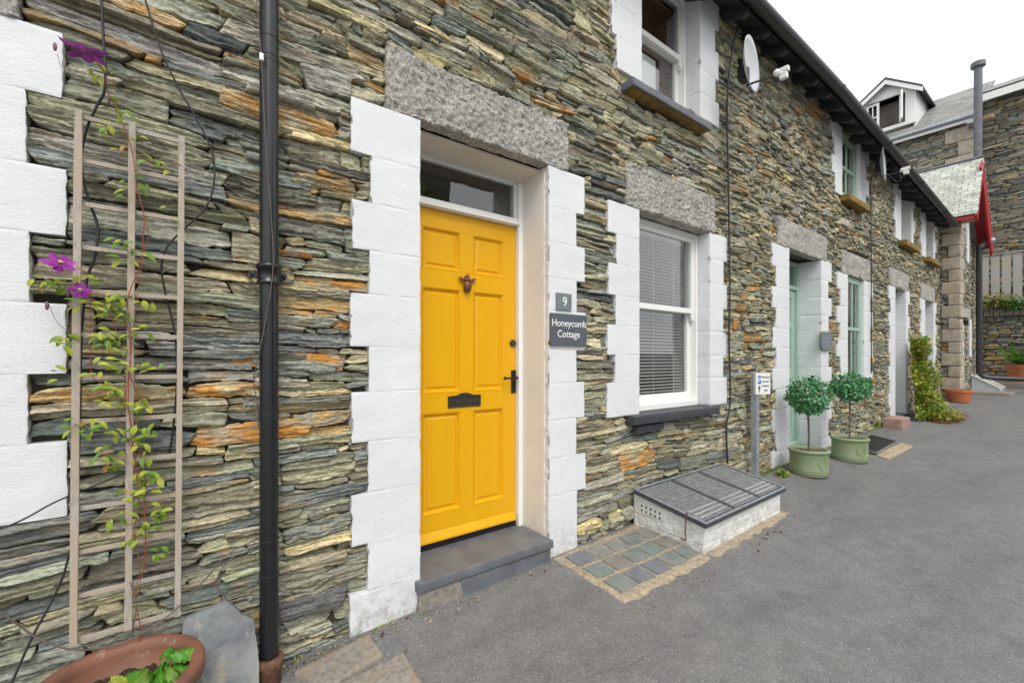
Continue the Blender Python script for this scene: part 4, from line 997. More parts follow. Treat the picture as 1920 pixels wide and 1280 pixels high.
# ------------------------------------------------------------------ clematis
def clematis():
    rng = random.Random(8); Y = -.095
    base = atz(262, 1245, gz(-.05, -.25)+.33)
    t = thing('clematis', 'climbing clematis with lime green leaves and purple flowers twining up the trellis', 'climbing plant', tuple(aty(255, 1190, Y)))
    P = lambda x, y, dy=0: aty(x, y, Y+dy)
    stems = [([(248, 1238), (262, 1190), (256, 1120), (262, 1060), (254, 1000), (262, 930), (250, 870), (246, 800), (240, 730), (246, 640), (240, 560), (262, 500), (270, 440), (268, 400), (258, 350), (250, 290), (232, 230), (212, 190), (203, 172), (196, 140), (182, 118), (165, 100)], .0016, 'redstem'),
             ([(262, 1100), (272, 1040), (273, 960), (272, 900), (262, 850), (256, 790), (258, 740), (236, 690), (222, 640), (210, 600), (180, 570), (160, 548)], .0013, 'redstem'),
             ([(270, 1070), (274, 1010), (266, 930), (250, 850), (228, 800), (205, 760), (190, 720), (170, 700), (168, 640), (170, 560), (172, 520), (140, 500)], .0011, 'redstem'),
             ([(256, 860), (246, 800), (238, 740), (244, 680), (238, 610), (215, 590), (196, 560)], .0012, 'redstem'),
             ([(246, 640), (262, 540), (272, 470), (278, 440), (270, 400)], .001, 'redstem'),
             ([(170, 610), (140, 625), (108, 605), (90, 568)], .0008, 'bark'), ([(125, 160), (108, 100)], .0007, 'bark'), ([(160, 110), (135, 140), (122, 112)], .0006, 'redstem'),
             ([(170, 545), (130, 530), (90, 528), (70, 532)], .0008, 'redstem'), ([(250, 1185), (256, 1130), (245, 1090)], .002, 'bark')]
    for pts, r, m in stems:
        pp = smooth_path([P(x+rng.uniform(-2, 2), y) for x, y in pts], 5); MB().tube(pp, r, 6).build('stem', M[m], t, smooth=True)
    clumps = [(182, 133, 3), (200, 140, 4), (225, 205, 3), (185, 230, 2), (215, 232, 3), (252, 250, 2), (228, 270, 2), (283, 305, 3), (310, 315, 2), (240, 335, 2), (270, 345, 2), (232, 362, 2), (310, 388, 1), (318, 414, 1),
              (225, 455, 3), (245, 465, 3), (268, 470, 2), (238, 485, 2), (75, 528, 4), (112, 525, 4), (160, 522, 3), (150, 565, 4), (178, 570, 3), (212, 560, 3), (228, 565, 6), (200, 580, 6), (240, 590, 4), (275, 562, 2), (195, 625, 6), (208, 640, 5), (238, 632, 4), (265, 620, 3), (125, 635, 4), (112, 640, 3), (215, 650, 3),
              (190, 680, 3), (225, 685, 4), (265, 690, 4), (285, 685, 2), (180, 700, 3), (210, 720, 5), (200, 735, 3), (120, 705, 3), (190, 755, 4), (240, 755, 5), (262, 770, 5), (262, 755, 3), (178, 790, 4), (125, 795, 3), (165, 812, 3), (205, 805, 4), (265, 805, 5), (280, 812, 5), (255, 825, 4), (180, 848, 4), (202, 868, 3), (225, 845, 4), (265, 850, 3),
              (210, 870, 3), (270, 890, 5), (288, 895, 5), (278, 910, 4), (230, 925, 4), (252, 935, 3), (232, 970, 3), (210, 980, 2), (285, 965, 4), (310, 960, 3), (300, 985, 2), (250, 1005, 3), (300, 1035, 4), (265, 985, 3)]
    fol = MB()
    for x, y, n in clumps:
        if x < 340 and y > 180:
            a = P(x, y, .0); b_ = P(248 if x > 190 else 200, y+40, .0); MB
        for i in range(int(n*1.7) if y < 700 else int(n*1.4)):
            p = P(x+rng.uniform(-15, 15), y+rng.uniform(-11, 11), rng.uniform(-.04, .03))
            a = rng.uniform(0, 2*math.pi); d = Vector((math.cos(a), rng.uniform(-.6, .1), math.sin(a)*.5-.25)); up = Vector((rng.uniform(-.3, .3), -.55, .8))
            L = rng.uniform(.021, .037); fol.leaf(p, d, up, L, L*rng.uniform(.42, .62), rng.choices([0, 1, 2], [.52, .44, .04])[0], fold=.3, droop=.35)
    fol.build('foliage', [M['leafY'], M['leafG'], M['leafO']], t)
    def flower(px, py, dy, R, tilt, az, n=8, seed=0):
        rg = random.Random(seed); c = P(px, py, dy); f = MB(); q = Matrix.Rotation(az, 3, 'Z') @ Matrix.Rotation(tilt, 3, 'X')
        for i in range(n):
            a = 2*math.pi*i/n+rg.uniform(-.1, .1); d = q @ Vector((math.cos(a), math.sin(a), rg.uniform(-.15, .25))); u = q @ Vector((0, 0, 1))
            f.leaf(c+d*.004, d, u, R*rg.uniform(.85, 1.1), R*.62, 0, fold=-.12, droop=rg.uniform(-.15, .3))
        o = f.build('flower', M['purple'], t); s_ = MB()
        for i in range(26):
            a = rg.uniform(0, 6.28); d = q @ Vector((math.cos(a)*.6, math.sin(a)*.6, 1)).normalized(); s_.tube([c, c+d*R*.26], .0009, 4)
        s_.ball(c+(q @ Vector((0, 0, 1)))*.006, R*.1, n=5); s_.build('stamens', M['stamen'], o)
    flower(158, 96, -.05, .058, .15, 0, 8, 1); flower(112, 494, -.06, .042, .75, .5, 7, 2); flower(150, 543, -.03, .028, 1.5, .2, 6, 3)
    for px, py in ((103, 88), (204, 186), (88, 573), (128, 548)):
        b_ = MB(); c = P(px, py); b_.ball(c, .0075, (.7, .7, 1.9), 6); b_.build('bud', M['bud'], t, smooth=True)
clematis()

# ------------------------------------------------------------------ brown pot, slate slab, kerb stones
def brown_pot():
    gx, gy = -.125, -.275; z0 = gz(gx, gy); H = .36; R = .215
    t = thing('plant_pot', 'large glazed brown terracotta pot with thick rim at the trellis foot', 'plant pot', (gx, gy, z0))
    p = MB(); p.lathe([(0, .012), (.13, .0), (.15, .0), (.165, .06), (.19, .2), (R-.012, H-.05), (R-.006, H-.055), (R+.004, H-.045), (R+.006, H-.015), (R+.002, H-.004), (R-.006, H), (R-.022, H), (R-.033, H-.008), (R-.036, H-.03), (R-.05, H-.12), (R-.055, H-.12)], (gx, gy, z0), 64)
    p.build('pot', M['terracotta'], t, smooth=True)
    n = 60; V = []; 
    xs = np.linspace(-1, 1, n); X, Y = np.meshgrid(xs, xs, indexing='ij'); r = np.sqrt(X**2+Y**2); s = np.minimum(1, 1/np.maximum(r, 1e-6)); X = X*s*(R-.042); Y = Y*s*(R-.042)
    Z = z0+H-.085+.012*fbm(X*30, Y*30, 4, 4)+.006*noise(X*90, Y*90, 3)
    idx = np.arange(n*n).reshape(n, n); q = np.stack([idx[:-1, :-1], idx[1:, :-1], idx[1:, 1:], idx[:-1, 1:]], -1).reshape(-1, 4)
    npmesh('soil', np.stack([X+gx, Y+gy, Z], -1).reshape(-1, 3), q, M['soil'], t)
    rng = random.Random(5)
    # low round-leaved plants in the pot: primrose right, straggly one left
    def plant(name, lab, cx, cy, n, L, mats, w, spread):
        tt = thing(name, lab, 'plant', (cx, cy, z0+H-.085)); l = MB(); zz = z0+H-.09
        for i in range(n):
            a = 2*math.pi*i/n+rng.uniform(-.3, .3); rr = rng.uniform(.1, 1)*spread; p0 = Vector((cx, cy, zz)); q0 = Vector((cx+math.cos(a)*rr, cy+math.sin(a)*rr, zz+rng.uniform(.03, .09)))
            l.tube([p0, p0.lerp(q0, .5)+Vector((0, 0, .02)), q0], .0018, 5, 0)
            d = Vector((math.cos(a), math.sin(a), rng.uniform(-.1, .4))); l2 = L*rng.uniform(.75, 1.1)
            # scalloped round leaf: a small curved grid
            N_ = 9; d.normalize(); r_ = d.cross(Vector((0, 0, 1))).normalized(); u_ = r_.cross(d); b0 = len(l.v); mi = rng.randrange(len(mats)-0)
            for j in range(N_+1):
                for k2 in range(N_+1):
                    s1 = j/N_; s2 = k2/N_*2-1; ww = w*l2*math.sin(math.pi*(.08+.86*s1)**.8)*.5*(1+.06*math.cos(j*3.1)); v = q0+d*(s1*l2)+r_*(s2*ww)+u_*(.012*math.cos(s2*3)+.0035*math.cos(j*3.1+abs(s2)*4)-.02*s1*s1-.35*l2*(s1-.3)**2)
                    l.v.append(tuple(v))
            for j in range(N_):
                for k2 in range(N_): l.f.append((b0+j*(N_+1)+k2, b0+j*(N_+1)+k2+1, b0+(j+1)*(N_+1)+k2+1, b0+(j+1)*(N_+1)+k2)); l.m.append(mi)
        l.build('leaves', [M[m] for m in mats], tt, smooth=True)
    plant('primrose', 'bright green crinkled round leaves growing at the right of the brown pot', gx+.10, gy+.01, 15, .066, ['leafV', 'leafV', 'leafG'], .95, .055)
    plant('seedling', 'straggly yellow green seedling at the left of the brown pot', gx-.05, gy+.0, 6, .036, ['leafY', 'leafG'], .8, .05)
    tw = MB(); rr = random.Random(2)
    for i in range(30):
        a = rr.uniform(0, 6.28); r0 = rr.uniform(0, .13); c = Vector((gx+math.cos(a)*r0, gy+math.sin(a)*r0, z0+H-.078)); d = Vector((rr.uniform(-1, 1), rr.uniform(-1, 1), rr.uniform(-.1, .5)))*.018; tw.tube([c-d, c+d], .0011, 4)
    tag(tw.build('dry_twigs', M['stamen'], t), kind='stuff')
brown_pot()

def leaning_slate():
    yb, yt = -.20, -.055
    pts = [(345, 1172), (372, 1158), (400, 1148), (428, 1134), (440, 1142), (455, 1158), (476, 1163), (478, 1172), (484, 1238), (482, 1262), (470, 1300), (462, 1345), (352, 1345), (338, 1260), (340, 1210)]
    W = [aty(a, b_, -.10) for a, b_ in pts]; zmin = min(w.z for w in W); zmax = max(w.z for w in W)
    def lean(w, off=0): k = (w.z-zmin)/(zmax-zmin); return Vector((w.x, yb+(yt-yb)*k+off, w.z))
    mb = MB(); bm = bmesh.new(); vs = [bm.verts.new(lean(w)) for w in W]; f = bm.faces.new(vs)
    e = bmesh.ops.extrude_face_region(bm, geom=[f]); 
    for v in [g for g in e['geom'] if isinstance(g, bmesh.types.BMVert)]: v.co.y += .022
    bmesh.ops.triangulate(bm, faces=bm.faces); bmesh.ops.subdivide_edges(bm, edges=bm.edges, cuts=4, use_grid_fill=True); bmesh.ops.recalc_face_normals(bm, faces=bm.faces)
    co = np.array([v.co[:] for v in bm.verts]); a = fbm(co[:, 0]*14, co[:, 2]*10, 31, 4)*.004
    for v, k in zip(bm.verts, a): v.co.y += k; v.co.x += k*.6
    me = bpy.data.meshes.new('slate_slab'); bm.to_mesh(me); bm.free()
    m, nt, b = mat('cleft_slate'); v = coords(nt); n = tex(nt, v, 6, 6, .6, .6); col = ramp(nt, n, [(.3, (.10, .11, .12)), (.5, (.19, .205, .21)), (.7, (.27, .28, .27))])
    n2 = tex(nt, coords(nt, (2.2, 1, .8)), 4.5, 5, .7); col = mix(nt, ramp(nt, n2, [(.56, (0, 0, 0)), (.66, (1, 1, 1))]), col, (.33, .31, .25)); nt.links.new(col, b.inputs['Base Color']); b.inputs['Roughness'].default_value = .65; bump(nt, b, n, .6, .006)
    me.materials.append(m); o = link('slate_slab', me); tag(o, 'broken grey slate slab propped on the wall between the pot and the downpipe', 'slab')
leaning_slate()

def flat_stone(lab, quad, zt, m, seed, h=.1, name='kerb_stone', cat='kerb stone', Zs=None, cuts=26, rr=.35):
    """a ground stone from four pixel corners standing on the lane"""
    W = [atz(a, b_, zt) for a, b_ in quad]
    for _ in range(3): W = [atz(a, b_, gz(w.x, w.y)+zt_) for (a, b_), w, zt_ in zip(quad, W, [zt+h*0]*4)] if False else [atz(a, b_, gz(w.x, w.y)+zt) for (a, b_), w in zip(quad, W)]
    N = cuts; V = []
    for i in range(N+1):
        for j in range(N+1):
            s, t_ = i/N, j/N; p = (W[0]*(1-s)+W[1]*s)*(1-t_)+(W[3]*(1-s)+W[2]*s)*t_; V.append(p[:])
    V = np.array(V); s = np.repeat(np.arange(N+1)/N, N+1); t_ = np.tile(np.arange(N+1)/N, N+1)
    V[:, 2] += .004*fbm(V[:, 0]*12, V[:, 1]*12, seed, 4); ed = np.minimum(np.minimum(s, 1-s), np.minimum(t_, 1-t_)); V[:, 2] -= np.where(ed < .001, .012, 0)
    V[:, 0] += np.where(ed < .05, .006*fbm(V[:, 0]*14, V[:, 1]*14, seed+2, 3), 0); V[:, 1] += np.where(ed < .05, .006*fbm(V[:, 0]*14+50, V[:, 1]*14, seed+3, 3), 0)
    idx = np.arange((N+1)**2).reshape(N+1, N+1); q = np.stack([idx[:-1, :-1], idx[1:, :-1], idx[1:, 1:], idx[:-1, 1:]], -1).reshape(-1, 4)
    loop = np.concatenate([idx[:, 0], idx[-1, 1:], idx[::-1, -1][1:], idx[0, ::-1][1:-1]]); Vb = V[loop].copy(); Vb[:, 2] -= h; m_ = len(loop); bi = len(V)+np.arange(m_)
    q2 = np.stack([loop, bi, np.roll(bi, -1), np.roll(loop, -1)], -1)
    o = npmesh(name, np.concatenate([V, Vb]), np.concatenate([q, q2]), M[m], smooth=True); tag(o, lab, cat); return o
flat_stone('worn grey kerb slab below the left white quoin of the yellow door', [(548, 1256), (694, 1184), (722, 1222), (616, 1285)], .018, 'gravelstone', 41)
flat_stone('brown speckled kerb slab in the bottom foreground beside the asphalt', [(628, 1282), (758, 1218), (800, 1285), (700, 1345)], .014, 'gravelstone', 42)

# ------------------------------------------------------------------ name plates
def plate(lab, px0, py0, px1, py1, m, Y=-.012, th=.012, name='house_sign', cat='sign', round_=0):
    a = aty((px0+px1)/2, (py0+py1)/2, Y-th); x0, x1 = wx(px0, Y-th), wx(px1, Y-th); z1, z0 = wz(px0, py0, Y-th), wz(px0, py1, Y-th)
    t = thing(name, lab, cat, (a.x, Y, z0))
    o = MB()
    if round_:
        c = round_; o.prism([(x0+c, z0), (x1-c, z0), (x1-c*.3, z0+c*.35), (x1, z0+c), (x1, z1-c), (x1-c*.3, z1-c*.35), (x1-c, z1), (x0+c, z1), (x0+c*.3, z1-c*.35), (x0, z1-c), (x0, z0+c), (x0+c*.3, z0+c*.35)], Y-th, Y)
    else: o.box(x0, x1, Y-th, Y, z0, z1)
    o.build('plate', M[m], t, .0015); return t, x0, x1, z0, z1, Y-th
t, x0, x1, z0, z1, yf = plate('small square slate number plate reading 9 above the cottage name sign', 1044, 548, 1072, 580, 'signgrey2', Y=0, th=.012)
text_obj('number', '9', (z1-z0)*.78, ((x0+x1)/2+.004, yf-.001, z0+(z1-z0)*.24), (1, 0, 0), M['letter'], t)
t, x0, x1, z0, z1, yf = plate('dark slate name sign reading Honeycomb Cottage beside the yellow door', 1033, 586, 1100, 647, 'signgrey', Y=-.004, th=.014)
text_obj('lettering', 'Honeycomb', (z1-z0)*.315, ((x0+x1)/2, yf-.001, z0+(z1-z0)*.60), (1, 0, 0), M['letter'], t, squash=.98)
text_obj('lettering', 'Cottage', (z1-z0)*.315, ((x0+x1)/2-.005, yf-.001, z0+(z1-z0)*.26), (1, 0, 0), M['letter'], t, squash=.98)
t, x0, x1, z0, z1, yf = plate('grey chamfered name plate with two short pale lines beside the sage green door', 1541, 621, 1560, 655, 'signgrey2', Y=-.006, th=.03, round_=.045)
for k, w in ((.58, .11), (.34, .12)):
    l = MB(); zc = z0+(z1-z0)*k
    for i in range(5): l.box((x0+x1)/2-w/2+i*w/5, (x0+x1)/2-w/2+i*w/5+w/7, yf-.001, yf+.001, zc, zc+.022)
    for i in range(5):
        pass
    l.build('worn_lettering', M['galv'], t)

# ------------------------------------------------------------------ cellar hatch
def cellar_hatch():
    X0, X1, yf, yb = 2.745, 3.90, -.545, -.0; xl = 2.76
    t = thing('cellar_hatch', 'low white painted brick cellar hatch with sloping glazed lid', 'cellar hatch', (3.3, -.3, gz(3.3, -.3)))
    zf0, zf1 = .16, .175; zb0 = .272
    LT = lambda x: .007*(x-X0)/1.15*2.2      # slight rise to the right
    # left cheek with sloping top, brick coursing carried by displacement
    def cheek(name, x0, x1, seed):
        n = 150; m = 90
        Yg, T = np.meshgrid(np.linspace(yf, .0, n), np.linspace(0, 1, m), indexing='ij')
        top = zf0+(zb0-zf0)*(Yg-yf)/(0-yf)+LT(x0); bot = -.08
        Z = bot+(top-bot)*T; V = []; Q = []; base = 0
        for X_, s_ in ((x0, -1), (x1, 1)):
            row = (Z+.04)/.075; fr_ = np.abs(row-np.round(row)); off = (np.floor(row+.5) % 2)*.11; col = (Yg+off)/.22; fc = np.abs(col-np.round(col))
            joint = np.clip(1-np.minimum(fr_*.075, fc*.22)/.005, 0, 1); d = -.0045*joint+.003*fbm(Yg*18, Z*18, seed, 4)
            vents = 0
            X = X_+s_*d; V.append(np.stack([X, Yg, Z], -1).reshape(-1, 3)); idx = np.arange(n*m).reshape(n, m)+base; q = np.stack([idx[:-1, :-1], idx[1:, :-1], idx[1:, 1:], idx[:-1, 1:]], -1).reshape(-1, 4); Q.append(q); base += n*m
        # top strip
        k = np.arange(n); a = (k*m+m-1); b_ = a+n*m; Q.append(np.stack([a[:-1], a[1:], b_[1:], b_[:-1]], -1))
        return npmesh(name, np.concatenate(V), np.concatenate(Q), M['brickwhite'], t, smooth=True)
    cheek('side_wall', X0, X0+.1, 3); cheek('side_wall', X1-.1, X1, 4)
    n, m = 300, 70; Xg, T = np.meshgrid(np.linspace(X0, X1, n), np.linspace(0, 1, m), indexing='ij'); Z = -.08+(zf0+LT(Xg)+.08)*T
    row = (Z+.04)/.075; fr_ = np.abs(row-np.round(row)); off = (np.floor(row+.5) % 2)*.11; fc = np.abs((Xg+off)/.22-np.round((Xg+off)/.22)); joint = np.clip(1-np.minimum(fr_*.075, fc*.22)/.005, 0, 1)
    V1 = np.stack([Xg, yf-(-.0045*joint+.003*fbm(Xg*18, Z*18, 6, 4)), Z], -1).reshape(-1, 3); V2 = np.stack([Xg, yf+.1+0*Z, Z], -1).reshape(-1, 3); idx = np.arange(n*m).reshape(n, m); q = np.stack([idx[:-1, :-1], idx[1:, :-1], idx[1:, 1:], idx[:-1, 1:]], -1).reshape(-1, 4)
    k = np.arange(n)*m+m-1; top = np.stack([k[:-1], k[1:], k[1:]+n*m, k[:-1]+n*m], -1)
    npmesh('front_wall', np.concatenate([V1, V2]), np.concatenate([q, q+n*m, top]), M['brickwhite'], t, smooth=True)
    # air brick: ten diamond holes
    ab = rbox('air_brick', X0-.006, X0+.002, -.27, -.045, .115, .205, M['brickwhite'], t, cell=.02, amp=.002, rad=.003, seed=4)
    for r_ in range(2):
        for c in range(5):
            cy = -.075-.038*c; cz = .178-r_*.034-(c*.004); hl_ = MB(); hl_.prism([(cy-.0075, cz), (cy, cz-.010), (cy+.0075, cz), (cy, cz+.010)], X0-.0085, X0-.004, axis='x'); hl_.build('vent_hole', M['iron'], ab)
    # lid: corner points measured on the photo
    A = Vector((2.715, -.02, .288)); B = Vector((3.975, -.02, .305)); C_ = Vector((3.93, -.58, .215)); D_ = Vector((2.72, -.58, .192))
    def LP(u, v, h=0): p = (A*(1-u)+B*u)*(1-v)+(D_*(1-u)+C_*u)*v; return p+Vector((0, -.15*h, h))
    def slab(mb, u0, u1, v0, v1, h0, h1, mi=0):
        vs = [LP(u, v, h) for u in (u0, u1) for v in (v0, v1) for h in (h0, h1)]
        mb.add(vs, [(0, 1, 3, 2), (4, 6, 7, 5), (0, 4, 5, 1), (2, 3, 7, 6), (0, 2, 6, 4), (1, 5, 7, 3)], mi)
    f_ = MB(); slab(f_, 0, .03, 0, 1, -.03, 0); slab(f_, .97, 1, 0, 1, -.03, 0); slab(f_, .03, .97, 0, .06, -.03, 0); slab(f_, .03, .97, .94, 1, -.03, 0)
    slab(f_, .335, .36, .06, .94, -.028, .0035); slab(f_, .65, .675, .06, .94, -.028, .0035)
    lid = f_.build('lid_frame', M['lidmetal'], t, .002)
    al = MB(); slab(al, 0, .018, 0, 1, .0005, .004); slab(al, .982, 1, 0, 1, .0005, .004); slab(al, .018, .982, 0, .03, .0005, .004); slab(al, .018, .982, .97, 1, .0005, .004); al.build('edge_trim', M['galv'], lid)
    g = MB(); n = 140; vv = []
    for i in range(n+1):
        v = .03+.94*i/n; h = -.001+.0007*math.sin(v*2*math.pi*22)
        vv += [LP(.018, v, h), LP(.982, v, h)]
    g.add(vv, [(2*i, 2*i+1, 2*i+3, 2*i+2) for i in range(n)]); m_, nt, b = mat('ribbed_plastic_sheet'); v = coords(nt, (1, 1, 1)); nn = tex(nt, v, 26, 6, .75)
    col = ramp(nt, nn, [(.3, (.10, .105, .11)), (.7, (.25, .255, .26))])
    nt.links.new(col, b.inputs['Base Color']); b.inputs['Roughness'].default_value = .16; b.inputs['Specular IOR Level'].default_value = .9
    rgh = ramp(nt, nn, [(.4, (.08, .08, .08)), (.75, (.5, .5, .5))]); nt.links.new(rgh, b.inputs['Roughness'])
    g.build('ribbed_sheet', m_, lid)
    st = MB()
    for c in range(3):
        u0 = (.03, .36, .675)[c]; u1 = (.335, .65, .97)[c]
        for i in range(12):
            v = .075+.072*i; (slab(st, u0+.008, u1-.008, v, v+.026, .0015, .0024) if i > 8 else slab(st, u0+.008, u1-.008, v, v+.004, .0015, .0024))  # wide pale front strips paint reflected streaks; the thin ones are bars
    m2_, nt, b = mat('lid_bar_and_glint'); b.inputs['Base Color'].default_value = (.62, .63, .64, 1); b.inputs['Roughness'].default_value = .2; b.inputs['Metallic'].default_value = .5; bump(nt, b, tex(nt, coords(nt), 14, 4), .3, .003)
    st.build('bars_and_glints', m2_, lid)
    k = MB(); kx = X0-.012; ky = -.435; k.tube(smooth_path([(kx-.02, ky, .20), (kx-.012, ky-.02, .21), (kx-.01, ky, .225), (kx-.012, ky, .17), (kx-.012, ky+.002, .10), (kx-.012, ky-.004, .058), (kx-.012, ky+.012, .043), (kx-.012, ky+.035, .05)], 4), .0042, 6); k.build('hook', M['rust'], t, smooth=True)
cellar_hatch()

# ------------------------------------------------------------------ slate setts in sandy mortar
def setts():
    quad = [Vector((1.955, -.05, 0)), Vector((2.775, -.09, 0)), Vector((2.74, -.55, 0)), Vector((1.955, -.53, 0))]
    def base(name, lab, cat, poly, zoff, m, seed, n=60):
        V = []
        for i in range(n+1):
            for j in range(n+1):
                s, t_ = i/n, j/n; p = (poly[0]*(1-s)+poly[1]*s)*(1-t_)+(poly[3]*(1-s)+poly[2]*s)*t_; V.append((p.x, p.y, 0))
        V = np.array(V); s = np.repeat(np.arange(n+1)/n, n+1); t_ = np.tile(np.arange(n+1)/n, n+1); ed = np.minimum(np.minimum(s, 1-s), np.minimum(t_, 1-t_))
        V[:, 0] += .016*fbm(V[:, 1]*9, V[:, 0]*3, seed, 2)*(ed < .02); V[:, 1] += .016*fbm(V[:, 0]*9, V[:, 1]*3, seed+1, 2)*(ed < .02)
        V[:, 2] = ground_z(V[:, 0], V[:, 1])+zoff+.003*fbm(V[:, 0]*30, V[:, 1]*30, seed+2, 3)-np.clip(.04-ed, 0, 1)*.35
        idx = np.arange((n+1)**2).reshape(n+1, n+1); q = np.stack([idx[:-1, :-1], idx[1:, :-1], idx[1:, 1:], idx[:-1, 1:]], -1).reshape(-1, 4)
        o = npmesh(name, V, q, M[m], smooth=True); tag(o, lab, cat) if cat else tag(o, kind='structure', label=lab); return o
    b0 = base('mortar_bed', 'sandy mortar bed round the small slate setts', None, [Vector((1.915, -.015, 0)), Vector((2.76, -.0, 0)), Vector((2.77, -.605, 0)), Vector((1.915, -.58, 0))], .012, 'sand', 3)
    b1 = base('mortar_strip', 'sandy mortar strip along the foot of the cellar hatch', None, [Vector((2.74, -.53, 0)), Vector((3.98, -.53, 0)), Vector((3.98, -.595, 0)), Vector((2.76, -.615, 0))], .010, 'sand', 7)
    cols = [(.15, .16, .18), (.21, .21, .195), (.18, .20, .185), (.16, .17, .185), (.165, .205, .185), (.21, .195, .175)]
    mats = [simple('sett_slate_'+w, c, .6, .2, 12, .4, 60, dirt=((.26, .23, .18), .6, .8), dscale=6) for w, c in zip(('blue', 'buff', 'green', 'indigo', 'teal', 'brown'), cols)]
    pick = [0, 1, 1, 2, 1, 4, 5, 2, 4, 5, 2, 3, 3, 2, 4]; nm = 0
    words = ['first', 'second', 'middle', 'fourth', 'last']; rows = ['back row by the wall', 'middle row', 'front row by the asphalt']
    colw = ['blue grey', 'buff grey', 'grey green', 'indigo grey', 'teal grey', 'brownish grey']
    for r_ in range(3):
        for c in range(5):
            u0, u1 = c/5+.012, (c+1)/5-.012; v0, v1 = r_/3+.03, (r_+1)/3-.03
            rg = random.Random(r_*9+c); 
            def P(u, v):
                u += rg.uniform(-.008, .008); v += rg.uniform(-.015, .015); p = (quad[0]*(1-u)+quad[1]*u)*(1-v)+(quad[3]*(1-u)+quad[2]*u)*v; return p
            cs = [P(u0, v0), P(u1, v0), P(u1, v1), P(u0, v1)]; top = [(p.x, p.y, gz(p.x, p.y)+.021) for p in cs]; bot = [(p.x, p.y, gz(p.x, p.y)-.02) for p in cs]
            o = MB().add(top+bot, [(0, 1, 2, 3), (7, 6, 5, 4), (0, 4, 5, 1), (1, 5, 6, 2), (2, 6, 7, 3), (3, 7, 4, 0)]).build('slate_sett', mats[pick[nm]], None, .003)
            tag(o, '%s sett, %s from the doorstep in the %s' % (colw[pick[nm]], words[c], rows[r_]), 'paving stone', 'slate setts by the cellar hatch'); nm += 1
setts()

# ------------------------------------------------------------------ parking post
def parking_post():
    b_ = aty(1411, 893, -.06); x, y = b_.x+.02, -.075; zb = gz(x, y)-.02
    t = thing('parking_sign', 'small white parking notice with blue P on a square galvanised post behind the hatch', 'sign', (x, y, zb))
    zt_ = wz(1413, 700, -.075); p = MB(); p.box(x-.028, x+.028, y-.028, y+.028, zb, zt_); p.build('post', M['galv'], t, .003)
    ang = .42; R_ = Matrix.Translation((x+.012, y-.034, 0)) @ Matrix.Rotation(-ang, 4, 'Z')
    w, h = .15, .205; z1 = zt_+.005; z0 = z1-h
    s_ = MB(); s_.box(-.035, w-.035, -.012, -.008, z0, z1, mat=R_); s_.box(-.05, -.035, -.012, .05, z0, z1+.01, mat=R_); pl = s_.build('notice', M['signwhite'], t, .0008)
    s2 = MB(); s2.box(-.028, .008, -.0135, -.012, z1-.105, z1-.025, mat=R_); s2.build('blue_panel', M['signblue'], pl)
    xd = R_.to_3x3() @ Vector((1, 0, 0)); o = lambda a, z: (R_ @ Vector((a, -.0145, 0)))+Vector((0, 0, z))
    text_obj('letter', 'P', .075, o(-.010, z1-.092), xd, M['letter'], pl, depth=.0006)
    for k, wd in enumerate(('Resident', 'permit', 'holders', 'only')): text_obj('lettering', wd, .030, o(.060, z1-.048-.042*k), xd, M['signtext'], pl, depth=.0006, squash=.9)
    ic = MB(); ic.box(-.022, .0, -.0135, -.012, z1-.165, z1-.125, mat=R_); ic.box(-.018, -.004, -.0135, -.012, z1-.185, z1-.172, mat=R_); ic.build('symbol', M['signtext'], pl)
parking_post()

# ------------------------------------------------------------------ topiary balls in sage planters
def planter(lab, c, R, H, seed, ring_az):
    x, y = c; z0 = gz(x, y)-.004
    t = thing('planter', lab, 'plant pot', (x, y, z0))
    p = MB(); prof = [(0, .0), (R*.93, .0), (R*.95, .012), (R*.95, .03), (R*.965, .034), (R*.965, .040), (R*.95, .044), (R*.955, .052), (R*.97, .056), (R*.955, .062), (R*.975, H-.045), (R*.985, H-.035), (R+.006, H-.03), (R+.010, H-.02), (R+.008, H-.008), (R, H), (R-.012, H+.001), (R-.022, H-.006), (R-.026, H-.03), (R-.03, H-.1)]
    p.lathe(prof, (x, y, z0), 56)
    o = p.build('pot', M['planter'], t, smooth=True)
    e = MB(); az = ring_az; nrm = Vector((math.cos(az), math.sin(az), 0)); tan = Vector((-nrm.y, nrm.x, 0))
    pts = []
    for i in range(25):
        a = 2*math.pi*i/24; s_ = math.cos(a)*.045; off = R*.968-math.sqrt(max(0, (R*.968)**2-s_*s_)); pts.append(Vector((x, y, z0+H*.52))+nrm*(R*.968-off)+tan*s_+Vector((0, 0, math.sin(a)*.05)))
    e.tube(pts, .0035, 6, caps=False); e.build('raised_medallion', M['planter'], o, smooth=True)
    n = 40; xs = np.linspace(-1, 1, n); X, Y = np.meshgrid(xs, xs, indexing='ij'); r = np.sqrt(X**2+Y**2); s = np.minimum(1, 1/np.maximum(r, 1e-6)); X = X*s*(R-.024); Y = Y*s*(R-.024); Z = z0+H-.028+.008*fbm(X*30, Y*30, seed, 4)
    idx = np.arange(n*n).reshape(n, n); q = np.stack([idx[:-1, :-1], idx[1:, :-1], idx[1:, 1:], idx[:-1, 1:]], -1).reshape(-1, 4)
    npmesh('bark_mulch', np.stack([X+x, Y+y, Z], -1).reshape(-1, 3), q, M['mulch'], t)
    return z0+H-.03
M['mulch'] = simple('bark_mulch_brown', (.12, .07, .045), .9, .6, 70, 1.0, 90)
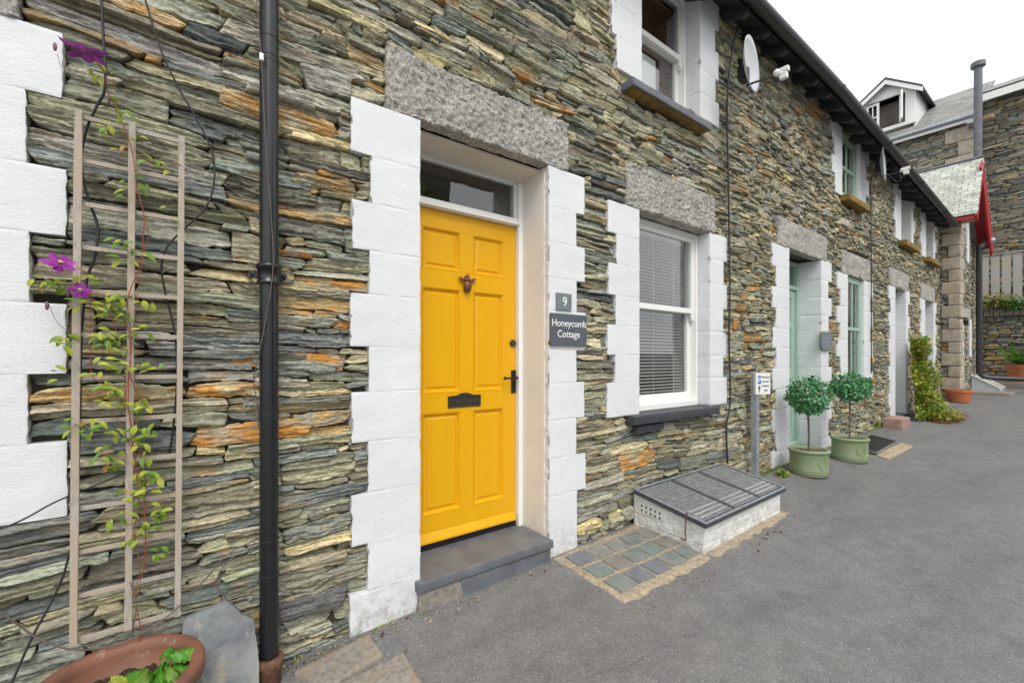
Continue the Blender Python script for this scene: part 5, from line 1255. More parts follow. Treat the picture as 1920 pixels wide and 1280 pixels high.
def topiary(lab, base, top, R, seed, sq=(1, 1, 1)):
    t = thing('topiary_tree', lab, 'topiary', base); rng = random.Random(seed); b_ = Vector(base); c = Vector(top)
    tr = MB(); tr.tube(smooth_path([b_+Vector((0, 0, -.02)), b_.lerp(c, .4)+Vector((.006, 0, 0)), b_.lerp(c, .7)+Vector((-.004, .002, 0)), c], 5), .0105, 8)
    for i in range(7):
        a = rng.uniform(0, 6.28); d = Vector((math.cos(a), math.sin(a), rng.uniform(.1, .9))); tr.tube([c-Vector((0, 0, R*.6)), c+d*R*.7], .004, 5)
    tr.build('trunk', M['bark'], t, smooth=True)
    cr = MB()
    for i in range(1500):
        u = rng.uniform(-1, 1); a = rng.uniform(0, 6.283); s_ = math.sqrt(1-u*u); n = Vector((s_*math.cos(a), s_*math.sin(a), u))
        lump = 1+.17*float(noise(a*1.6+seed, u*3.1+seed, seed)); rr = R*lump*rng.choice([rng.uniform(.86, 1.04), rng.uniform(.55, .95), rng.uniform(.86, 1.14)])
        p = c+Vector((n.x*rr*sq[0], n.y*rr*sq[1], n.z*rr*sq[2])); d = (n+Vector((rng.gauss(0, .55), rng.gauss(0, .55), rng.gauss(-.15, .5)))).normalized()
        L = rng.uniform(.022, .042); cr.leaf(p, d, (n+Vector((0, 0, .5))).normalized(), L, L*rng.uniform(.55, .75), rng.choices([0, 1, 2], [.45, .38, .17])[0], fold=.2, droop=.35)
    cr.build('crown', [M['leafD'], M['leafB'], M['leafL']], t)
P1 = (5.24, -.285); P2 = (6.22, -.36)
zs = planter('round sage green planter left of the green doorway, holding the nearer ball topiary', P1, .178, .265, 1, math.radians(-118))
topiary('nearer ball topiary tree standing in front of the sage green door', (P1[0]-.005, P1[1], zs), (P1[0]-.01, P1[1]+.0, wz(1512, 742, P1[1])), .185, 11, (1, 1, .92))
zs = planter('round sage green planter right of the green doorway with a moulded ring on its side', P2, .178, .27, 2, math.radians(-128))
topiary('farther ball topiary tree standing below the green framed window', (P2[0], P2[1], zs), (P2[0]+.13, P2[1]+.03, wz(1603, 725, P2[1])), .195, 12, (1, 1, .72))

# ------------------------------------------------------------------ satellite dishes
def dish(lab, pc, Y, Wd, Hd, n, lnb, mount, m='dish'):
    c = aty(pc[0], pc[1], Y); t = thing('satellite_dish', lab, 'satellite dish', tuple(mount)); n = Vector(n).normalized(); r = n.cross(Vector((0, 0, 1))).normalized(); u = r.cross(n)
    N = 36; K = 8; mb = MB()
    for side, off in ((0, 0), (1, -.006)):
        for k in range(K+1):
            for j in range(N):
                a = 2*math.pi*j/N; q = k/K; p = c+r*(math.cos(a)*q*Wd/2)+u*(math.sin(a)*q*Hd/2)-n*(.05*(1-q*q))+n*off; mb.v.append(tuple(p))
    B = (K+1)*N
    for k in range(K):
        for j in range(N):
            f = (k*N+j, k*N+(j+1) % N, (k+1)*N+(j+1) % N, (k+1)*N+j); mb.f.append(f); mb.f.append(tuple(B+i for i in f[::-1])); mb.m += [0, 0]
    for j in range(N): mb.f.append((K*N+j, K*N+(j+1) % N, B+K*N+(j+1) % N, B+K*N+j)); mb.m.append(0)
    mb.build('reflector', M[m], t, smooth=True)
    e = aty(lnb[0], lnb[1], lnb[2]); b0 = c-u*(Hd*.36)-n*.02
    MB().tube([b0-n*.03, b0+n*.02, e], .0095, 8).build('arm', M['iron'], t)
    l = MB(); d = (c-e).normalized(); l.tube([e-d*.03, e+d*.02, e+d*.025, e+d*.065], [.018, .02, .024, .026], 16); l.box(e.x-.02, e.x+.02, e.y-.06, e.y+.0, e.z-.0, e.z+.035); l.box(e.x-.018, e.x+.018, e.y-.05, e.y-.0, e.z-.05, e.z); l.build('receiver_head', M['signwhite'], t, .003)
    k = MB(); mt = Vector(mount); k.box(mt.x-.05, mt.x+.05, -.015, .02, mt.z-.07, mt.z+.07); k.tube([mt+Vector((0, -.01, 0)), mt+Vector((0, c.y*.5, -.02)), c-n*.06-u*.1], .016, 10); k.box(c.x-.05-n.x*.08, c.x+.05-n.x*.08, c.y+.04, c.y+.10, c.z-.12, c.z-.0); k.build('wall_bracket', M['iron'], t, .003)
dish('larger grey satellite dish under the eaves beside the upper white window', (1411, 120), -.30, .42, .46, (.16, -.98, .03), (1463, 139, -.62), (wx(1392), 0, wz(1392, 128)))
dish('smaller satellite dish under the eaves past the green upper window', (1659, 306), -.26, .44, .50, (.16, -.98, .03), (1694, 320, -.66), (wx(1650), 0, wz(1650, 318)))
cw = MB().tube(smooth_path([aty(1686, 326, -.55), aty(1690, 336, -.5), aty(1680, 340, -.4), aty(1668, 330, -.25), aty(1652, 318, -.03)], 5), .006, 6).build('dish_cable', M['cable'], None, smooth=True); tag(cw, 'short black cable drooping from the smaller satellite dish', 'cable')

# ------------------------------------------------------------------ small things along the lane
def rstone(name, lab, cat, px, py, size, m, rot=0, seed=0, lift=0, zoff=0):
    z = 0
    for _ in range(4): w = atz(px, py, z); z = gz(w.x, w.y)
    a, b_, h = size; c = Vector((w.x, w.y, z)); R_ = Matrix.Rotation(rot, 3, 'Z')
    def xf(V): q = V @ np.array(R_).T; return q+np.array([c.x, c.y, c.z+zoff])
    o = rbox(name, -a/2, a/2, -b_/2, b_/2, -.03, h, M[m], None, cell=.03, amp=.008, fr=9, rad=.012, seed=seed, xf=xf); tag(o, lab, cat); return o
rstone('stone_block', 'pink sandstone block lying in front of the white doorway', 'stone block', 1681, 799, (.46, .24, .15), 'pinkstone', .0, 3)
def quad_ground(name, lab, cat, quad, zo, m, h=.03, kind=None, bev=.004):
    P_ = []
    for a, b_ in quad:
        z = 0
        for _ in range(5): w = atz(a, b_, z+zo); z = gz(w.x, w.y)
        P_.append(w)
    mb = MB(); mb.add([p[:] for p in P_]+[(p.x, p.y, p.z-h) for p in P_], [(0, 1, 2, 3), (7, 6, 5, 4), (0, 4, 5, 1), (1, 5, 6, 2), (2, 6, 7, 3), (3, 7, 4, 0)])
    o = mb.build(name, M[m], None, bev); tag(o, lab, cat, kind=kind); return o, P_
o, Pm = quad_ground('door_mat', 'black rubber mat in a grey frame on the lane beyond the farther planter', 'door mat', [(1632, 815), (1683, 828), (1643, 850), (1592, 836)], .018, 'iron')
M['matframe'] = simple('mat_frame_grey', (.16, .165, .16), .6, .2, 20)
mf = MB()
for i in range(4): a, b_ = Pm[i], Pm[(i+1) % 4]; mf.tube([a+Vector((0, 0, .002)), b_+Vector((0, 0, .002))], .014, 6)
mf.v = [(v[0]-0, v[1], v[2]) for v in mf.v]; mm = mf.build('mat_frame', M['matframe'], None, smooth=False); mm.parent = o
M['paleblock'] = simple('pale_yellow_paver', (.40, .31, .20), .85, .3, 25, .6, 60, dirt=((.22, .19, .15), .5, .68), dscale=9)
quad_ground('brick_edging', 'strip of pale yellow brick paving at the front edge of the black mat', 'paving', [(1689, 829), (1712, 836), (1667, 861), (1641, 851)], .006, 'paleblock')
quad_ground('paving_slab', 'pale slab on the asphalt in front of the climbing bush', 'paving', [(1782, 769), (1809, 771), (1793, 781), (1768, 779)], .008, 'paleblock')
def leaves_clump(name, lab, cat, c, n, R, L, mats, wts, seed, up=.3, squash=(1, 1, 1), group=None, kind=None, trunk=False, shape=None, loc=None):
    t = thing(name, lab, cat, loc or tuple(c), group); rng = random.Random(seed); f = MB()
    for i in range(n):
        if shape: p = shape(rng)
        else:
            u = rng.uniform(-.2, 1); a = rng.uniform(0, 6.283); s_ = math.sqrt(max(0, 1-u*u)); r = R*rng.uniform(.2, 1); p = Vector(c)+Vector((s_*math.cos(a)*r*squash[0], s_*math.sin(a)*r*squash[1], u*r*squash[2]))
        d = Vector((rng.gauss(0, 1), rng.gauss(0, 1)-.2, rng.gauss(up, .6))).normalized(); l = L*rng.uniform(.7, 1.2)
        f.leaf(p, d, Vector((rng.uniform(-.4, .4), rng.uniform(-.8, .2), 1)).normalized(), l, l*rng.uniform(.4, .65), rng.choices(range(len(mats)), wts)[0], fold=.2, droop=.3)
    f.build('foliage', [M[m] for m in mats], t); return t
bx, by = 10.42, -.09; bz = gz(bx, by)
def bush_shape(rng):
    h = rng.random()**1.15*1.36; base = .24+.34*math.exp(-h*2.0)+.05*math.sin(h*11)+.04*math.sin(h*23)
    a = rng.uniform(0, 6.283); r = base*rng.random()**.4*(1+.22*math.sin(a*3+h*7)); q = .5*math.exp(-h*2.0)
    return Vector((bx+.0+q*.2+math.cos(a)*r*1.05, by-.06-q*.35+math.sin(a)*r*(.6 if math.sin(a) < 0 else .1), bz+.03+h))
bt = leaves_clump('climbing_bush', 'tall green and orange tinged bush trained up the wall beside the white doorway', 'bush', (bx, by, bz), 5200, .5, .062, ['leafG', 'leafY', 'leafO', 'leafD'], [.28, .52, .15, .05], 5, shape=bush_shape)
st = MB()
for i in range(4): st.tube([Vector((bx+.1+(i-2)*.05, by-.06, bz)), Vector((bx+.02+(i-2)*.05, by-.06, bz+.5)), Vector((bx+(i-2)*.04, by-.04, bz+1.1))], [.007, .005, .003], 5)
st.build('stems', M['bark'], bt, smooth=True)
def litter_shape(rng): a = rng.uniform(0, 6.28); r = rng.random()**.7; x = 10.75+math.cos(a)*r*.75; y = -.50+math.sin(a)*r*.22; return Vector((x, y, gz(x, y)+.006+rng.random()*.02))
lt = MB(); rg = random.Random(3)
for i in range(900):
    p = litter_shape(rg); a = rg.uniform(0, 6.28); lt.leaf(p, Vector((math.cos(a), math.sin(a), .1)), Vector((0, 0, 1)), .05, .03, rg.choice([0, 0, 1]), droop=.1)
tag(lt.build('fallen_leaves', [M['litter'], M['leafO']]), 'drift of fallen orange leaves on the asphalt under the bush', 'fallen leaves', kind='stuff')
for nm, lab, px, py, R, n, sd, ms, w in (('weed', 'bright green weed growing at the wall foot left of the pink stone block', 1639, 800, .11, 160, 1, ['leafY', 'leafG'], [.6, .4]),
                                ('weed', 'small dark weed at the wall foot touching the pink stone block', 1652, 793, .08, 90, 2, ['leafG', 'leafD'], [.6, .4]),
                                ('weed', 'mossy tuft at the foot of the white quoin behind the nearer planter', 1468, 893, .075, 220, 3, ['leafG', 'leafY'], [.6, .4]),
                                ('weed', 'large bright green weed beside the white framed hatch at the lane end', 1866, 745, .26, 420, 4, ['leafV', 'leafY'], [.6, .4]),
                                ('weed', 'yellow green weed behind the orange terracotta bowl', 1850, 728, .2, 260, 5, ['leafY', 'leafG'], [.5, .5])):
    z = 0
    for _ in range(5): w_ = atz(px, py, z); z = gz(w_.x, w_.y)
    leaves_clump(nm, lab, 'weed', (w_.x, w_.y, z), n, R, R*.33 if R > .1 else .03, ms, w, sd, up=.8, squash=(1, .7, 1))
def bowl(lab, px, py, R, H, m, name='plant_pot', flare=.72, z_at=None):
    z = 0
    for _ in range(5): w = atz(px, py, z); z = gz(w.x, w.y)
    if z_at: w, z = z_at, z_at.z
    t = thing(name, lab, 'plant pot', (w.x, w.y, z)); p = MB(); p.lathe([(0, 0), (R*flare, 0), (R*.93, H*.75), (R*.95, H*.78), (R, H*.8), (R, H), (R*.9, H), (R*.86, H*.7), (0, H*.7)], (w.x, w.y, z), 32); p.build('pot', M[m], t, smooth=False)
    s_ = MB(); s_.lathe([(0, H*.86), (R*.89, H*.84)], (w.x, w.y, z), 24); s_.build('soil', M['soil'], t); return w
bowl('wide orange terracotta bowl standing at the foot of the stone pillar', 1794, 751, .215, .26, 'terraorange', z_at=Vector((13.08, -.33, gz(13.08, -.33))))

# ------------------------------------------------------------------ projecting gabled house
PY = -.30; PX0, PX1 = 13.45, 15.9
H4 = thing('gabled_house', 'stone house projecting past the terrace with dressed corner pillar, slate porch roof and red bargeboards', 'house', (14.6, PY, gz(14.6, PY)))
M['dressed'] = simple('dressed_sandstone', (.42, .365, .29), .85, .28, 8, .6, 45, dirt=((.15, .13, .11), .56, .8), dscale=4)
def xf_front(V): V = V.copy(); V[:, 1] += PY; return V
r4 = []; h4 = []
def jam(px, y0, y1, wd, dep=.12):
    x = aty(px, 672, PY).x; z1 = aty(px, y0, PY).z; z0 = aty(px, y1, PY).z
    rbox('painted_jamb', x-wd/2, x+wd/2, PY-.005, PY+.12, z0, z1, M['white'], H4, cell=.06, amp=.004, rad=.004, seed=int(px)); r4.append((x-wd/2, x+wd/2, z0, z1)); return x, z0, z1
xw, z0_, z1_ = jam(1820, 599, 669, .26); jam(1815.5, 412, 493, .26); xd, zd0, zd1 = jam(1805.5, 606, 724, .18)
rbox('lintel', xd-.1, xd+.95, PY-.003, PY+.2, zd1+.02, zd1+.36, M['granite'], H4, cell=.03, amp=.008, fr=20, rad=.012, seed=4); r4.append((xd-.1, xd+.95, zd1+.02, zd1+.36))


lp_ = MB(); c = aty(1811, 600, PY-.12); lp_.tube([c, c+Vector((0, 0, -.11))], [.045, .03], 6); lp_.tube([c+Vector((0, 0, .01)), c+Vector((0, 0, .06))], [.055, .01], 6); lp_.box(c.x-.01, c.x+.01, PY-.12, PY+.01, c.z+.03, c.z+.05); lp_.build('wall_lantern', M['iron'], H4)
zq = gz(PX0, PY)-.05; i = 0
while zq < 4.05:
    hq = .27 if i % 2 else .25; a = .46 if i % 2 else .28; b_ = .30 if i % 2 else .19
    rbox('corner_stone', PX0-.012, PX0+a, PY-.012, PY+.30 if i % 2 else PY+b_, zq+.004, zq+hq-.004, M['dressed'], H4, cell=.03, amp=.006, fr=7, rad=.018, seed=i+50); r4.append((PX0-.6, PX0+a, zq, zq+hq)); zq += hq; i += 1
walling('stone_wall', H4, PX0, PX1, gz(PX0, 0)-.1, 4.1, r4, 205, xf=xf_front, cell=lambda x: .02, asp=(2, 5), lmax=.34, orange=.08, tone=1.05)
def xf_side4(V): q = V.copy(); q[:, 0] = PX0+V[:, 1]; q[:, 1] = .02-V[:, 0]; return q
walling('stone_wall', H4, 0, .33, gz(PX0, 0)-.1, 4.3, [(.02 if k % 2 else .13, .4, gz(PX0, PY)-.05+k*.26, gz(PX0, PY)-.05+(k+1)*.26) for k in range(15)], 206, xf=xf_side4, cell=lambda x: .02, asp=(2, 4), lmax=.2, orange=.05)
cb = MB(); cb.box(PX0+.062, PX1, PY+.075, 2.5, .0, 4.15); cb.build('wall_core', M['mortar'], H4)
def roof_slab(name, c4, m, par, th=.03, uvs=1.0):
    a, b_, c, d = [Vector(p) for p in c4]; n = (b_-a).cross(d-a).normalized(); 
    if n.z < 0: n = -n
    rl = rootloc(par); vs = [p-rl for p in (a, b_, c, d)]+[p-n*th-rl for p in (a, b_, c, d)]
    me = bpy.data.meshes.new(name); me.from_pydata([v[:] for v in vs], [], [(0, 1, 2, 3), (7, 6, 5, 4), (0, 4, 5, 1), (1, 5, 6, 2), (2, 6, 7, 3), (3, 7, 4, 0)])
    uv = me.uv_layers.new(name='UVMap'); eu = (b_-a).normalized(); ev = (n.cross(eu)).normalized()
    for lp in me.loops: p = Vector(me.vertices[lp.vertex_index].co)+rl-a; uv.data[lp.index].uv = (p.dot(eu)*uvs, p.dot(ev)*uvs)
    me.materials.append(m); me.update(); return link(name, me, par)
# porch gable: near slope (pale slates), far slope, red boards
ef = aty(1833, 399, PY-.3); eb_y = .75; ex_, ez_ = ef.x, ef.z
rg_ = aty(1845, 293, PY-.3); rx_, rz_ = rg_.x+.02, rg_.z
fe = aty(1864, 458, PY-.3); fx_, fz_ = fe.x, fe.z
yf_ = PY-.3
roof_slab('roof_slope', [(ex_, yf_, ez_), (ex_, eb_y, ez_), (rx_, eb_y, rz_), (rx_, yf_, rz_)], M['roofgreen'], H4, .035)
roof_slab('roof_slope', [(rx_+.005, yf_, rz_), (rx_+.005, eb_y, rz_), (fx_, eb_y, fz_), (fx_, yf_, fz_)], M['roofgreen'], H4, .035)
bb_ = MB()
def board(mb, a, b_, w, y0, y1):
    d = Vector((b_[0]-a[0], 0, b_[1]-a[1])).normalized(); n = Vector((-d.z, 0, d.x)); n = n if n.z < 0 else -n; pl = [a, b_, (b_[0]+n.x*w, b_[1]+n.z*w), (a[0]+n.x*w, a[1]+n.z*w)]; mb.prism(pl, y0, y1)
board(bb_, (ex_-.02, ez_-.04), (rx_, rz_-.04), .18, yf_+.01, yf_+.045); bb_.build('bargeboard', M['red'], H4)
bb_ = MB(); board(bb_, (rx_, rz_-.04), (fx_+.03, fz_-.04), .38, yf_+.008, yf_+.043); bb_.build('bargeboard', M['red'], H4)
so_ = MB(); board(so_, (rx_+.04, rz_-.09), (fx_, fz_-.06), .03, yf_+.045, yf_+.26); so_.build('verge_soffit', M['red'], H4)
so_ = MB(); board(so_, (rx_-.04, rz_-.09), (ex_+.03, ez_-.06), .03, yf_+.045, PY+.02); so_.build('verge_soffit', M['red'], H4)
fs_ = MB(); fs_.box(ex_+.0, ex_+.02, yf_+.05, .3, ez_-.09, ez_-.035); fs_.box(ex_+.02, PX0+.05, yf_+.05, .3, ez_-.09, ez_-.07); fs_.build('eaves_board', M['red'], H4)
gm = MB(); gm.prism([(ex_+.25, 4.0), (fx_-.2, 4.0), (fx_-.2, fz_), (rx_, rz_-.15), (ex_+.25, ez_)], PY+.02, .7); gm.build('gable_wall', M['dressed'], H4)
rd = MB(); rd.tube([(rx_, yf_, rz_+.005), (rx_, eb_y, rz_+.005)], .035, 8); rd.build('ridge_tile', M['slate'], H4)
# downpipe at its far corner
dp = aty(1836, 672, PY-.1); zb2 = gz(dp.x, PY)+.35
t = thing('downpipe', 'black drainpipe at the far corner under the red bargeboard, turning along the garden wall', 'drainpipe', (dp.x, PY-.1, zb2))
e2 = Vector((dp.x+.8, PY-1.7, zb2-.05)); MB().tube([(dp.x, PY-.1, 3.9), (dp.x, PY-.1, zb2+.1), (dp.x+.03, PY-.16, zb2+.03), (dp.x+.1, PY-.3, zb2), tuple(e2)], .055, 12).build('pipe', M['black'], t)
MB().tube([(dp.x, PY-.1, 3.85), (dp.x+.1, PY-.25, 4.0), (dp.x+.2, PY-.3, 4.02)], .055, 12).build('offset_bend', M['galv'], t)

# ------------------------------------------------------------------ tall house across the end of the lane
XE = 20.0
H5 = thing('stone_house', 'tall slate stone house across the lane end with grey roof and white dormer', 'house', (XE, 2, .6))
yc = atx(1834, 300, XE).y
def xf_e(V): q = V.copy(); q[:, 0] = XE+V[:, 1]; q[:, 1] = 6.2-V[:, 0]; return q
ez1 = atx(1750, 240, XE).z
rq = []; zq = .5; i = 0; wq = MB()
while zq < ez1-.3:
    a = .75 if i % 2 else .45; rbox('corner_stone', XE-.03, XE+.3, yc, yc+a, zq+.006, zq+.44, M['galvstone'] if 'galvstone' in M else M['dressed'], H5, cell=.1, amp=.008, fr=5, rad=.02, seed=i+80); rq.append((6.2-yc-a, 6.2-yc+.1, zq, zq+.45)); zq += .45; i += 1
walling('stone_wall', H5, 0, 6.2-yc, 4.2, ez1-.15, rq, 301, xf=xf_e, cell=lambda x: .034, hfun=lambda r, z: r.uniform(.045, .09), asp=(3, 8), lmax=.8, orange=.06, tone=.95)
cb = MB(); cb.box(XE+.07, XE+3, yc, 6.2, 0, ez1-.1); cb.build('wall_core', M['mortar'], H5)
roof_slab('roof', [(XE-.25, yc-.05, ez1-.05), (XE-.25, 6.4, ez1-.05), (XE+3.2, 6.4, ez1+2.25), (XE+3.2, yc-.05, ez1+2.25)], M['roofgrey'], H5, .06)
ea = MB(); ea.box(XE-.22, XE-.18, yc-.03, 6.3, ez1-.22, ez1-.08); ea.build('fascia', M['gloss'], H5)
gu = MB(); gu.tube([(XE-.27, yc-.05, ez1-.06), (XE-.27, 6.3, ez1-.06)], .065, 10); gu.build('gutter', M['galv'], H5)
# right-hand wing: taller, its eaves white
XW = 20.7; yw = atx(1842, 300, XW).y; H6 = thing('stone_house', 'taller right wing of the end house with white eaves board and bare slate wall', 'house', (XW, -2, .6))
ez2 = atx(1880, 170, XW).z
def xf_w(V): q = V.copy(); q[:, 0] = XW+V[:, 1]; q[:, 1] = yw-V[:, 0]; return q
walling('stone_wall', H6, 0, 3.2, 3.4, ez2-.1, [], 302, xf=xf_w, cell=lambda x: .034, hfun=lambda r, z: r.uniform(.045, .09), asp=(3, 8), lmax=.8, orange=.06, tone=.85)
cb = MB(); cb.box(XW+.07, XW+3, yc-6, yw, 0, ez2-.05); cb.build('wall_core', M['mortar'], H6)
roof_slab('roof', [(XW-.35, yc-6, ez2), (XW-.35, yw+.02, ez2), (XW+3.0, yw+.02, ez2+1.5), (XW+3.0, yc-6, ez2+1.5)], M['roofgrey'], H6, .06)
ea = MB(); ea.box(XW-.36, XW-.32, yc-6, yw+.02, ez2-.28, ez2-.06); ea.box(XW-.32, XW+.05, yc-6, yw+.02, ez2-.10, ez2-.07); ea.build('fascia', M['gloss'], H6)
# dormer
XD = 20.5
d0, d1 = atx(1614, 200, XD), atx(1717, 200, XD); zb_ = atx(1717, 228, XD).z; ze_ = atx(1717, 165, XD).z; ap = atx(1661, 156, XD)
ya, yb_ = d1.y, d0.y; ym = (ya+yb_)/2
dm = MB(); dm.prism([(ya, zb_), (yb_, zb_), (yb_, ze_), (ym, ap.z), (ya, ze_)], XD, XD+.06, axis='x')
dorm = None
# frame with an opening
dm = MB(); wz0, wz1 = zb_+.12, ze_+.05
dm.box(XD, XD+.08, ya, ya+.28, zb_, ze_); dm.box(XD, XD+.08, yb_-.16, yb_, zb_, ze_); dm.box(XD, XD+.08, ya+.28, yb_-.16, zb_, wz0); dm.prism([(ya, ze_), (yb_, ze_), (ym, ap.z)], XD, XD+.08, axis='x')
dm.box(XD+.08, XD+2.6, ya, ya+.06, zb_-.3, ze_); dm.box(XD+.08, XD+2.6, yb_-.06, yb_, zb_-.3, ze_)
dorm = dm.build('dormer', M['gloss'], H5)
dk_ = MB(); dk_.box(XD+.5, XD+.52, ya+.06, yb_-.06, zb_, ze_); dk_.build('dormer_interior', M['room'], dorm)
cs = MB(); hh_ = ze_-.06-wz0; yo = ya+.42
for (p0, p1) in (((XD-.0, yo), (XD-.42, yo-.14)), ((XD-.0, yb_-.17), (XD-.0, yb_-.55))):
    dv = Vector((p1[0]-p0[0], p1[1]-p0[1], 0)); L_ = dv.length; dv.normalize(); an = math.atan2(dv.y, dv.x); R_ = Matrix.Translation((p0[0], p0[1], wz0)) @ Matrix.Rotation(an, 4, 'Z')
    cs = MB(); cs.box(0, .07, -.025, .025, 0, hh_, mat=R_); cs.box(L_-.07, L_, -.025, .025, 0, hh_, mat=R_); cs.box(.07, L_-.07, -.025, .025, 0, .07, mat=R_); cs.box(.07, L_-.07, -.025, .025, hh_-.07, hh_, mat=R_); cs.box(.07, L_-.07, -.015, .015, hh_*.5-.02, hh_*.5+.02, mat=R_); cs.box(L_*.5-.015, L_*.5+.015, -.015, .015, .07, hh_-.07, mat=R_); cs.build('casement', M['gloss'], dorm)
rs = MB(); ov = .22
for s_, ye in ((1, yb_+ov), (-1, ya-ov)):
    slope = (ap.z-ze_)/abs(ym-(yb_ if s_ > 0 else ya)); zz = ap.z-slope*abs(ye-ym); rs.prism([(ym, ap.z+.02), (ye, zz+.02), (ye, zz+.09), (ym, ap.z+.10)], XD-.25, XD+2.6, axis='x')
rs.build('dormer_roof', M['slatedark'], dorm)
vb = MB()
for s_, ye in ((1, yb_+ov), (-1, ya-ov)):
    slope = (ap.z-ze_)/abs(ym-(yb_ if s_ > 0 else ya)); zz = ap.z-slope*abs(ye-ym); vb.prism([(ym, ap.z+.018), (ye, zz+.018), (ye, zz-.13), (ym, ap.z-.14)], XD-.24, XD-.20, axis='x')
vb.build('verge_board', M['gloss'], dorm)
# flue
fc = atx(1834, 120, 19.55); t = thing('flue_pipe', 'tall dark grey metal flue with a flat cap on brackets at the house corner', 'flue', (fc.x, fc.y, 5.8))
f_ = MB(); f_.tube([(fc.x, fc.y, 5.8), (fc.x, fc.y, fc.z-.12)], .098, 18); f_.build('pipe', M['slate'], t, smooth=False)
f_ = MB(); f_.tube([(fc.x, fc.y, fc.z-.14), (fc.x, fc.y, fc.z-.10), (fc.x, fc.y, fc.z+.03), (fc.x, fc.y, fc.z+.05)], [.10, .17, .17, .15], 18); f_.build('cap', M['slate'], t)
f_ = MB(); zbk = atx(1834, 225, 19.55).z; f_.box(fc.x-.02, XE, fc.y-.02, fc.y+.25, zbk-.03, zbk+.03); f_.build('bracket', M['galv'], t)

# ------------------------------------------------------------------ garden wall, fence, fern
XG = 17.5; zg1 = atx(1880, 590, XG).z
gw = thing('garden_wall', 'slate retaining wall at the lane end topped with upright stones below the fence', 'garden wall', (XG, -1, .5))
def xf_g(V): q = V.copy(); q[:, 0] = XG+V[:, 1]; q[:, 1] = .3-V[:, 0]; return q
walling('stone_wall', gw, 0, 4.2, .35, zg1-.02, [], 401, xf=xf_g, cell=lambda x: .026, hfun=lambda r, z: r.uniform(.04, .10), asp=(2, 5), lmax=.6, orange=.05, tone=.8)
cb = MB(); cb.box(XG+.06, XG+.5, -5, .3, .2, zg1); cb.build('wall_core', M['mortar'], gw)
rg = random.Random(6); yy = .3
while yy > -3.9:
    w = rg.uniform(.06, .13); rbox('upright_stone', XG-.03+rg.uniform(-.02, .02), XG+.3, yy-w, yy-.008, zg1-.03, zg1+rg.uniform(.15, .27), M['gravelstone'], gw, cell=.05, amp=.01, fr=8, rad=.015, seed=rg.randint(0, 99)); yy -= w
bk = MB(); bk.box(XG+.5, XG+4, -6, .5, .2, zg1-.02); o = bk.build('garden_bank', M['soil']); tag(o, 'earth of the raised garden behind the retaining wall', kind='structure')
XF = 18.1; fz1 = atx(1880, 477, XF).z; fz0 = atx(1880, 572, XF).z; fn = thing('board_fence', 'weathered vertical board fence above the garden wall at the right edge', 'fence', (XF, -1, fz0))
yy = atx(1838, 500, XF).y
while yy > -3.8:
    b_ = MB(); b_.box(XF, XF+.022, yy-.165, yy, fz0-.2, fz1+rg.uniform(-.012, .012)); b_.build('board', M['fence'], fn, .003); yy -= .205
for zz in (fz0+.15, (fz0+fz1)/2-.0, fz1-.06):
    b_ = MB(); b_.box(XF+.024, XF+.07, -3.8, atx(1838, 500, XF).y, zz-.04, zz+.04); b_.build('rail', M['fence'], fn)
b_ = MB(); b_.box(XF-.03, XF+.09, -3.8, atx(1838, 500, XF).y, fz1+.012, fz1+.04); b_.build('capping', M['fence'], fn)
for nm, px, py, R, n, ms, w in (('orange tinged shrub spilling over the garden wall by the drainpipe', 1866, 568, .42, 1000, ['leafG', 'leafO', 'leafY', 'leafD'], [.35, .3, .2, .15]), ('grey green shrub on the garden wall at the right edge', 1905, 572, .36, 700, ['leafG', 'leafD', 'leafB'], [.4, .4, .2])):
    c = atx(px, py, XG+.0); leaves_clump('shrub', nm, 'shrub', (c.x, c.y, c.z-.08), n, R, .07, ms, w, int(px), squash=(.6, 1.1, .9), up=.5)
# ledge with the fern pot
lx_ = 16.7; lz_ = atx(1905, 716, lx_).z; ly_ = atx(1908, 716, lx_).y
led = MB(); o = rbox('stone_ledge', lx_-.35, XG+.1, ly_-1.2, ly_+.45, gz(lx_, -1)-.1, lz_, M['gravelstone'], None, cell=.08, amp=.01, fr=5, rad=.02, seed=8); tag(o, 'low stone ledge carrying the fern pot at the right edge', 'ledge')
wp = bowl('orange terracotta pot with a bright fern on the stone ledge at the right edge', 1912, 716, .27, .44, 'terraorange', flare=.7, z_at=Vector((lx_+.0, ly_-.05, lz_)))
ft = thing('fern', 'bright green fern bursting from the terracotta pot at the right edge', 'fern', (wp.x, wp.y, lz_+.4)); fm = MB(); rg = random.Random(9)
for i in range(70):
    a = rg.uniform(0, 6.28); L_ = rg.uniform(.6, 1.0); el = rg.uniform(.6, 1.4); p0 = Vector((wp.x, wp.y, lz_+.38)); d = Vector((math.cos(a)*math.cos(el), math.sin(a)*math.cos(el), math.sin(el))); pts = [p0+d*(L_*k/9)+Vector((0, 0, -.35*L_*(k/9)**2)) for k in range(10)]; fm.tube(pts, .004, 4, 0)
    for k in range(2, 10):
        tt = (pts[k]-pts[k-1]).normalized(); sd_ = tt.cross(Vector((0, 0, 1))).normalized()
        for s_ in (-1, 1): fm.leaf(pts[k], (sd_*s_+tt*.5).normalized(), Vector((0, 0, 1)), .10*(1.1-k/10)+.02, .028, rg.choice([0, 0, 1]), droop=.2)
fm.build('fronds', [M['leafV'], M['leafY']], ft)
